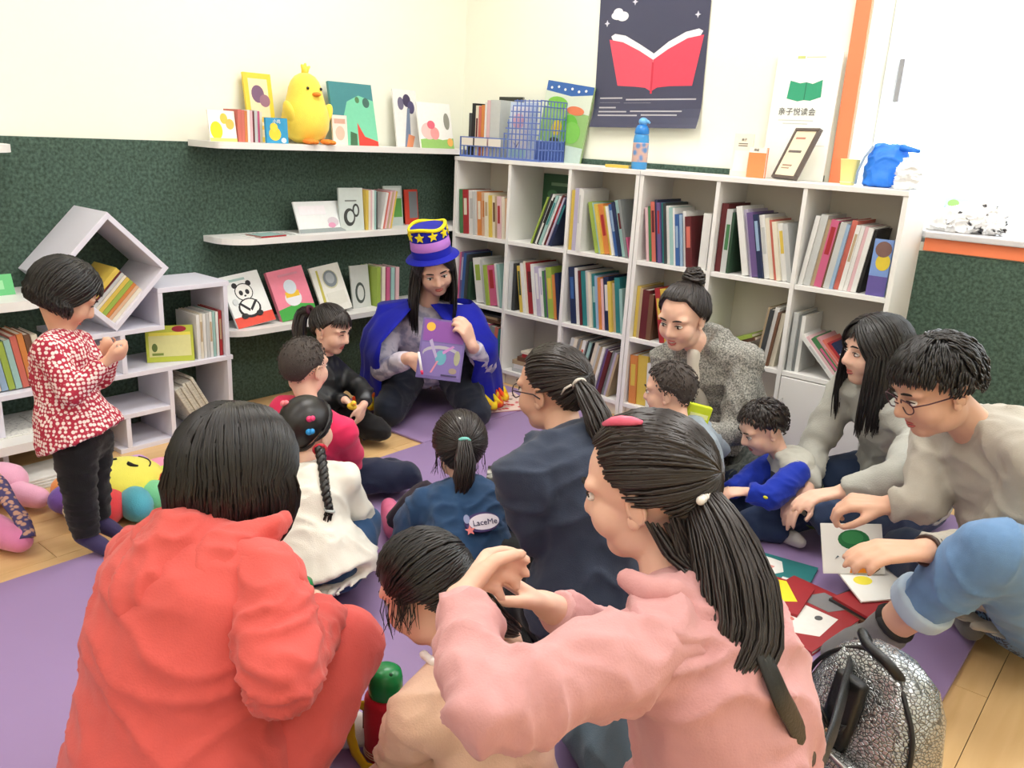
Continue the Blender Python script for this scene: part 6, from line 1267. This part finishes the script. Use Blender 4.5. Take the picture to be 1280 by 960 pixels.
flask('red bottle with a green cap standing between the coral woman and the braided girl', (1.722, -2.335, FZ), 60, .92)
# black crocodile leather backpack
BAGM = mat('croc_leather', rgb(62, 66, 68), .2, metal=.55, var=.2, vscale=12, coat=.4)
def croc():
    m, nt, b = _new('croc_patent'); N = nt.nodes; L_ = nt.links; b.inputs['Roughness'].default_value = .24; b.inputs['Metallic'].default_value = .75; b.inputs['Coat Weight'].default_value = .5
    b.inputs['Base Color'].default_value = (*rgb(120, 124, 126), 1)
    tc = N.new('ShaderNodeTexCoord'); mp = N.new('ShaderNodeMapping'); mp.inputs['Scale'].default_value = (1, 1, 1.5); L_.new(tc.outputs['Object'], mp.inputs['Vector'])
    v = N.new('ShaderNodeTexVoronoi'); v.feature = 'DISTANCE_TO_EDGE'; v.inputs['Scale'].default_value = 120; L_.new(mp.outputs[0], v.inputs['Vector'])
    mr = N.new('ShaderNodeMapRange'); mr.inputs[2].default_value = .16; L_.new(v.outputs['Distance'], mr.inputs[0])
    cr_ = N.new('ShaderNodeMix'); cr_.data_type = 'RGBA'; cr_.inputs['A'].default_value = (*rgb(70, 74, 76), 1); cr_.inputs['B'].default_value = (*rgb(176, 180, 182), 1); L_.new(mr.outputs[0], cr_.inputs['Factor']); L_.new(cr_.outputs['Result'], b.inputs['Base Color'])
    bp = N.new('ShaderNodeBump'); bp.inputs['Strength'].default_value = .6; bp.inputs['Distance'].default_value = .002; L_.new(mr.outputs[0], bp.inputs['Height']); L_.new(bp.outputs[0], b.inputs['Normal']); return m
CROC = croc(); DK_LEA = mat('black_leather', rgb(20, 21, 22), .4, bump=.3, bscale=200)
bp_ = thing('backpack', 'shiny black crocodile-patterned backpack standing beside the woman in pink', 'backpack', (V3(BAG_AT).x, V3(BAG_AT).y, FZ+.0145), (math.radians(-10), 0, math.radians(-26)))
mb = MB(); rings = []
for z, wx, dy in ((0.0, .118, .066), (.012, .130, .078), (.10, .134, .082), (.20, .128, .076), (.27, .112, .064), (.315, .086, .050), (.338, .052, .034), (.346, .02, .014)):
    n_ = 28; ring = []
    for i in range(n_):
        a = 2*math.pi*i/n_; ca, sa = math.cos(a), math.sin(a); ex = .62
        ring.append(Vector((wx*math.copysign(abs(ca)**ex, ca), dy*math.copysign(abs(sa)**ex, sa)+.004*math.sin(z*40+i), z)))
    rings.append(ring)
V = [v for r in rings for v in r]; n_ = 28
F = [(k*n_+i, k*n_+(i+1) % n_, (k+1)*n_+(i+1) % n_, (k+1)*n_+i) for k in range(len(rings)-1) for i in range(n_)]+[tuple(range(n_-1, -1, -1)), tuple(range((len(rings)-1)*n_, len(rings)*n_))]
mb.add(V, F); mb.build('main_body', CROC, bp_, smooth=True)
MB().tube(smooth_path([(-.045, -.01, .335), (-.045, -.035, .356), (-.012, -.055, .352), (.035, -.055, .345), (.05, -.03, .322)]), .009, 10).build('top_handle', DK_LEA, bp_, smooth=True)
MB().tube(smooth_path([(-.126, -.045, .10), (-.124, -.045, .18), (-.112, -.045, .25), (-.078, -.045, .30), (-.03, -.032, .333), (.03, -.032, .333), (.078, -.045, .30), (.112, -.045, .25), (.124, -.045, .18), (.126, -.045, .10)]), .0045, 8).build('piping', DK_LEA, bp_, smooth=True)
fp = MB().bbox((-.095, -.115, .02), (.095, -.074, .17), .018).build('front_pocket', CROC, bp_, smooth=True)
MB().tube([(-.09, -.112, .165), (-.03, -.118, .172), (.03, -.118, .172), (.09, -.112, .165)], .004, 6).build('zip', mat('zip_silver', rgb(180, 180, 180), .3, 1.0), fp, smooth=True)
fl_ = MB().bbox((-.030, -.094, .17), (.030, -.070, .30), .008).build('buckle_flap', DK_LEA, bp_, smooth=True)
MB().ell((0, -.098, .19), (.012, .008, .012)).build('clasp', mat('clasp_gold', rgb(206, 196, 160), .25, 1.0), fl_, smooth=True)
bow = MB()
for s_ in (-1, 1): bow.tube([(0, -.098, .20), (s_*.018, -.104, .218), (s_*.03, -.104, .226), (s_*.026, -.104, .210), (0, -.1, .198)], .0035, 6)
bow.build('bow_pull', DK_LEA, fl_, smooth=True)
MB().bbox((.128, -.045, .02), (.168, .05, .16), .014).build('side_pocket', CROC, bp_, smooth=True)
MB().tube([(.148, -.05, .155), (.152, 0, .165), (.148, .055, .155)], .004, 6).build('side_zip', mat('zip_silver', rgb(180, 180, 180), .3, 1.0), bp_, smooth=True)
from mathutils.bvhtree import BVHTree
bpy.context.view_layer.update()
inv = (Matrix.Translation(bp_.location) @ bp_.rotation_euler.to_matrix().to_4x4()).inverted()
hv = BVHTree.FromPolygons([v.co+PINK.base for v in HOODIE.data.vertices], [tuple(f_.vertices) for f_ in HOODIE.data.polygons])
sp = []
for p_ in STRAP[:4]:                                  # lay the strap on the cloth of the back
    hit = hv.find_nearest(V3(p_)); sp.append(hit[0]+hit[1]*.008)
pts = smooth_path([inv @ p_ for p_ in sp]+[Vector((-.09, .02, .30))], 4)
nv = [inv.to_3x3() @ hv.find_nearest(V3(STRAP[1]))[1]]
MB().tube(pts, [.017]*len(pts), 10, flat=(nv[0], .2)).build('shoulder_strap', DK_LEA, bp_, smooth=True)
# flower cushion with a smiling face
R_h, F_h = Vector((.767, .642, 0)), Vector((-.642, .767, 0))
fl0 = thing('flower_cushion', 'plush flower cushion with a yellow smiling face and many-coloured petals on the floor', 'cushion', (0.672, -2.243, 0.002))
PCOL = [('lime', 200, 224, 90, 35), ('red', 222, 46, 56, 6), ('mint', 130, 216, 160, -22), ('sky', 80, 170, 190, -52), ('scarlet', 222, 60, 66, -82), ('cream', 232, 222, 186, -112), ('violet', 120, 84, 176, -142), ('orange', 246, 160, 80, -172), ('teal', 112, 176, 186, 158), ('rose', 226, 70, 120, 128), ('lilac', 206, 150, 214, 98), ('pink', 240, 150, 180, 66)]
for nm, r, g, b, an in PCOL:
    d = R_h*math.cos(math.radians(an))+F_h*math.sin(math.radians(an)); ang = math.atan2(d.y, d.x)
    MB().ell(d*.140+Vector((0, 0, .055)), (.078, .050, .052), M=Matrix.Rotation(ang, 4, 'Z')).build('petal', mat('plush_'+nm, rgb(r, g, b), .9, var=.06, vscale=30, bump=.4, bscale=300, sheen=.3), fl0, smooth=True, )['label'] = nm+' plush petal'
MB().ell((0, 0, .085), (.125, .125, .062), nu=28, nv=14).build('face_pad', mat('plush_lemon', rgb(242, 236, 96), .9, var=.05, vscale=30, bump=.4, bscale=300, sheen=.3), fl0, smooth=True)
def on_pad(u, v): x = R_h*u+F_h*v; r2 = (u*u+v*v)/.125**2; return x+Vector((0, 0, .085+.062*math.sqrt(max(0, 1-r2))+.001))
STI = mat('embroidery_black', rgb(34, 32, 30), .8)
MB().tube([on_pad(.085*math.cos(a), .085*math.sin(a)) for a in [math.radians(x) for x in range(5, 85, 8)]], .0022, 6).build('smile', STI, fl0, smooth=True)
MB().tube([on_pad(.045+.020*math.cos(a), .0+.020*math.sin(a)) for a in [math.radians(x) for x in range(190, 330, 14)]], [.003, .004, .006, .007, .0075, .007, .006, .005, .004, .003][:10], 6).build('eye', STI, fl0, smooth=True)
MB().tube([on_pad(-.035+.020*math.cos(a), .03+.020*math.sin(a)) for a in [math.radians(x) for x in range(190, 330, 14)]], .005, 6).build('eye', STI, fl0, smooth=True)
# pink plush toy with a patterned scarf
pk = thing('plush_toy', 'pink plush toy with a patterned scarf lying on the floor by the low shelf', 'plush toy', (0.49, -2.69, 0.002))
PKM = mat('plush_candy_pink', rgb(222, 130, 178), .9, var=.08, vscale=20, bump=.4, bscale=300, sheen=.4); PKL = mat('plush_pale_pink', rgb(240, 176, 206), .9, var=.08, vscale=20, bump=.4, bscale=300, sheen=.4)
mb = MB(); capsule(mb, (-.02, -.12, .085), (.02, .02, .085), .08, .075); capsule(mb, (.02, .0, .075), (.20, .06, .05), .07, .045); capsule(mb, (.20, .06, .05), (.31, .09, .045), .048, .036); o = remesh(mb, 'body', .007, 4, [PKM], pk)
mb = MB(); capsule(mb, (-.12, .12, .08), (-.06, .20, .075), .07, .06); remesh(mb, 'head', .007, 4, [PKL], pk)
mb = MB(); capsule(mb, (-.02, .20, .05), (.06, .24, .045), .042, .034); remesh(mb, 'ear', .007, 3, [PKL], pk)
SCF = mat_two('liberty_print', rgb(196, 150, 130), rgb(70, 62, 110), 'cell', 60, .8, .35, .5, .1)
MB().tube(smooth_path([(-.06, .10, .15), (.03, .11, .165), (.11, .12, .15), (.19, .115, .115), (.27, .115, .088), (.34, .10, .06)]), .022, 10, flat=((0, 0, 1), .4)).build('scarf', SCF, pk, smooth=True)
# poster: night-sky sheet with an open red book, curling at the lower edge
ps = thing('poster', 'dark night-sky paper poster with an open red book on the white wall', 'poster', (0.835, -0.004, 1.255), (0, math.radians(-1.2), 0))
PW, PH = .548, .82; mb = MB(); N = 14; V = []; F = []
def curl(v): return -.035*max(0, (.12-v)/.12)**2-.0008
for s_ in (0, 1):
    for i in range(N+1):
        for u in (0, 1):
            v = PH*(i/N)**1.5; V.append((u*PW, curl(v)-.0012*s_, v))
off = 2*(N+1)
for i in range(N):
    F.append((off+2*i, off+2*i+1, off+2*i+3, off+2*i+2)); F.append((2*i, 2*i+2, 2*i+3, 2*i+1)); F.append((2*i, off+2*i, off+2*i+2, 2*i+2)); F.append((2*i+1, 2*i+3, off+2*i+3, off+2*i+1))
F += [(0, 1, off+1, off), (2*N, off+2*N, off+2*N+1, 2*N+1)]
mb.add(V, F); mb.build('sheet', mat('poster_indigo', rgb(66, 68, 92), .35, var=.12, vscale=5), ps, smooth=False)
PX, PZ = 0.835, 1.255
def pp(pts): return [(x-PX, z-PZ) for x, z in pts]
arts = [(pp([(.905, 1.645), (.925, 1.655), (.98, 1.645), (1.06, 1.605), (1.132, 1.565), (1.2, 1.61), (1.28, 1.645), (1.34, 1.655), (1.36, 1.645), (1.345, 1.62), (1.13, 1.53), (.92, 1.62)]), (236, 236, 240)),
        (pp([(.897, 1.632), (.97, 1.618), (1.06, 1.578), (1.13, 1.54), (1.13, 1.41), (1.10, 1.425), (1.05, 1.43), (.955, 1.436)]), (240, 84, 104)), (pp([(1.131, 1.54), (1.2, 1.58), (1.29, 1.62), (1.366, 1.63), (1.33, 1.43), (1.22, 1.43), (1.16, 1.425), (1.131, 1.41)]), (234, 74, 96)),
        (pp([(1.126, 1.53), (1.136, 1.53), (1.136, 1.40), (1.126, 1.40)]), (206, 54, 78)), (ell2(.905-PX+.03, 1.73-PZ, .035, .018), (226, 228, 236)), (ell2(.96-PX, 1.725-PZ, .03, .02), (226, 228, 236)), (ell2(.935-PX, 1.742-PZ, .025, .018), (226, 228, 236)), (star2(.88-PX, 1.70-PZ, .014, 4, .4), (214, 216, 230)), (star2(1.33-PX, 1.71-PZ, .014, 4, .4), (214, 216, 230)), (star2(1.02-PX, 1.78-PZ, .014, 4, .4), (214, 216, 230)), (star2(1.22-PX, 1.80-PZ, .012, 4, .4), (214, 216, 230))]
flat_print(ps, arts, 'printed_picture', y=-.0022)
tx = MB()
for k, (x0, x1, z) in enumerate(((.03, .15, .125), (.17, .52, .118), (.03, .14, .103), (.16, .30, .101), (.03, .12, .084), (.03, .18, .066), (.20, .46, .068), (.03, .24, .05), (.26, .44, .052))):
    tx.box((x0, curl(z)-.0019, z), (x1, curl(z)-.0013, z+.006))
tx.build('printed_text_lines', paint('ink', 186, 184, 190), ps)
# blue tote and white carrier bag on the bookcase, printed cloth bundle on the sill
bt = thing('tote_bag', 'crumpled blue tote bag on the end of the bookcase', 'bag', (2.205, -0.115, TZ))
mb = MB(); loft(mb, [(Vector((0, 0, z)), Vector((wx, .01, 0)), Vector((.0, wy, 0))) for z, wx, wy in ((0.001, .062, .05), (.01, .072, .06), (.07, .07, .055), (.12, .062, .04), (.148, .05, .02))])
o = remesh(mb, 'bag_body', .005, 2, [mat('blue_nonwoven', rgb(36, 122, 226), .5, var=.15, vscale=14, bump=.3, bscale=90)], bt, None, (.005, 22, (1, 1, .5)))
for v in o.data.vertices: v.co.z = max(v.co.z, .0006)
MB().tube([(-.05, -.03, .14), (-.068, -.05, .10), (-.082, -.055, .05), (-.085, -.05, .006)], .0045, 8).build('handle', mat('handle_grey_blue', rgb(140, 160, 186), .5), bt, smooth=True)
MB().tube([(.04, -.01, .14), (.075, -.02, .135), (.108, -.02, .13)], [.012, .01, .006], 8).build('handle', mat('blue_nonwoven', rgb(36, 122, 226)), bt, smooth=True)
wbg = thing('carrier_bag', 'crumpled white plastic bag against the blue tote', 'bag', (2.300, -0.185, TZ))
mb = MB(); loft(mb, [(Vector((0, 0, z)), Vector((wx, 0, 0)), Vector((0, wy, 0))) for z, wx, wy in ((.001, .03, .04), (.01, .038, .05), (.06, .035, .045), (.10, .018, .02))])
o = remesh(mb, 'bag_body', .004, 2, [mat('white_plastic', rgb(244, 246, 248), .35, spec=.6)], wbg, None, (.010, 30, (1, 1, 1)))
for v in o.data.vertices: v.co.z = max(v.co.z, .0006)
MB().tube([(0, 0, .095), (.008, -.004, .115), (.02, 0, .122)], [.008, .006, .003], 7).build('knot', mat('white_plastic', rgb(244, 246, 248)), wbg, smooth=True)
cl = thing('cloth_bundle', 'white cloth bundle with black line print lying on the window sill', 'cloth', (2.46, 0.085, 0.9425))
PRI = mat_two('black_line_print', rgb(250, 250, 250), rgb(70, 70, 74), 'noise', 26, .8, .60, .66, .1, detail=4)
mb = MB(); capsule(mb, (-.09, 0, .03), (.02, 0, .04), .045, .05); capsule(mb, (.0, .01, .04), (.09, 0, .03), .05, .035); capsule(mb, (-.02, .02, .06), (.06, .02, .075), .035, .035)
o = remesh(mb, 'bundle', .004, 2, [PRI], cl, None, (.014, 26, (1, 1, 1)))
for v in o.data.vertices: v.co.z = max(v.co.z, .0006)
mb = MB(); capsule(mb, (.07, -.01, .06), (.13, 0, .075), .018, .006); capsule(mb, (.03, 0, .09), (.012, 0, .118), .016, .005); remesh(mb, 'loose_corner', .004, 1, [PRI], cl, None, (.004, 40, (1, 1, 1)))
face_book('green and blue folder standing behind the cloth bundle on the sill', (2.352, 0.15, 0.9425), .09, .12, .006, 0, 14, (186, 214, 206), [([(.0, .0), (.09, .0), (.0, .09)], (120, 170, 196)), (ell2(.03, .1, .02, .014), (150, 200, 110))], name='folder', cat='folder')
# upright pieces in the bookcase whose cover faces out
a, b = cellx(1)
face_book('tall dark green book shown face on in the top row second bookcase compartment', (a+.012, -0.040, Z1+.001), .20, .315, .012, 0, 1, (46, 84, 58), [(rec2(.05, .26, .15, .275), (120, 150, 120)), (ell2(.11, .17, .05, .022), (130, 40, 44)), (ell2(.09, .10, .045, .02), (130, 40, 44)), (ell2(.06, .22, .03, .02), (70, 120, 80))])
a, b = cellx(5)
face_book('blue and purple picture book at the window end of the top row sixth bookcase compartment', (b-.075, -BD+.015, Z1+.001), .065, .20, .01, 0, 3, (120, 150, 206), [(rec2(.0, .0, .065, .07), (96, 84, 150)), (ell2(.04, .12, .025, .03), (214, 190, 60)), (ell2(.035, .165, .028, .028), (120, 90, 84))])
a, b = cellx(0)
face_book('white picture book with a pink band in the middle row first bookcase compartment', (a+.11, -BD-.012, Z2+.0006), .10, .19, .006, 0, 0, (236, 238, 232), [([(.05, .13), (.075, .14), (.098, .01), (.08, .0)], (206, 40, 80)), (rec2(.02, .0, .04, .03), (180, 210, 90)), (rec2(.02, .15, .05, .156), (90, 90, 90))]) if False else None
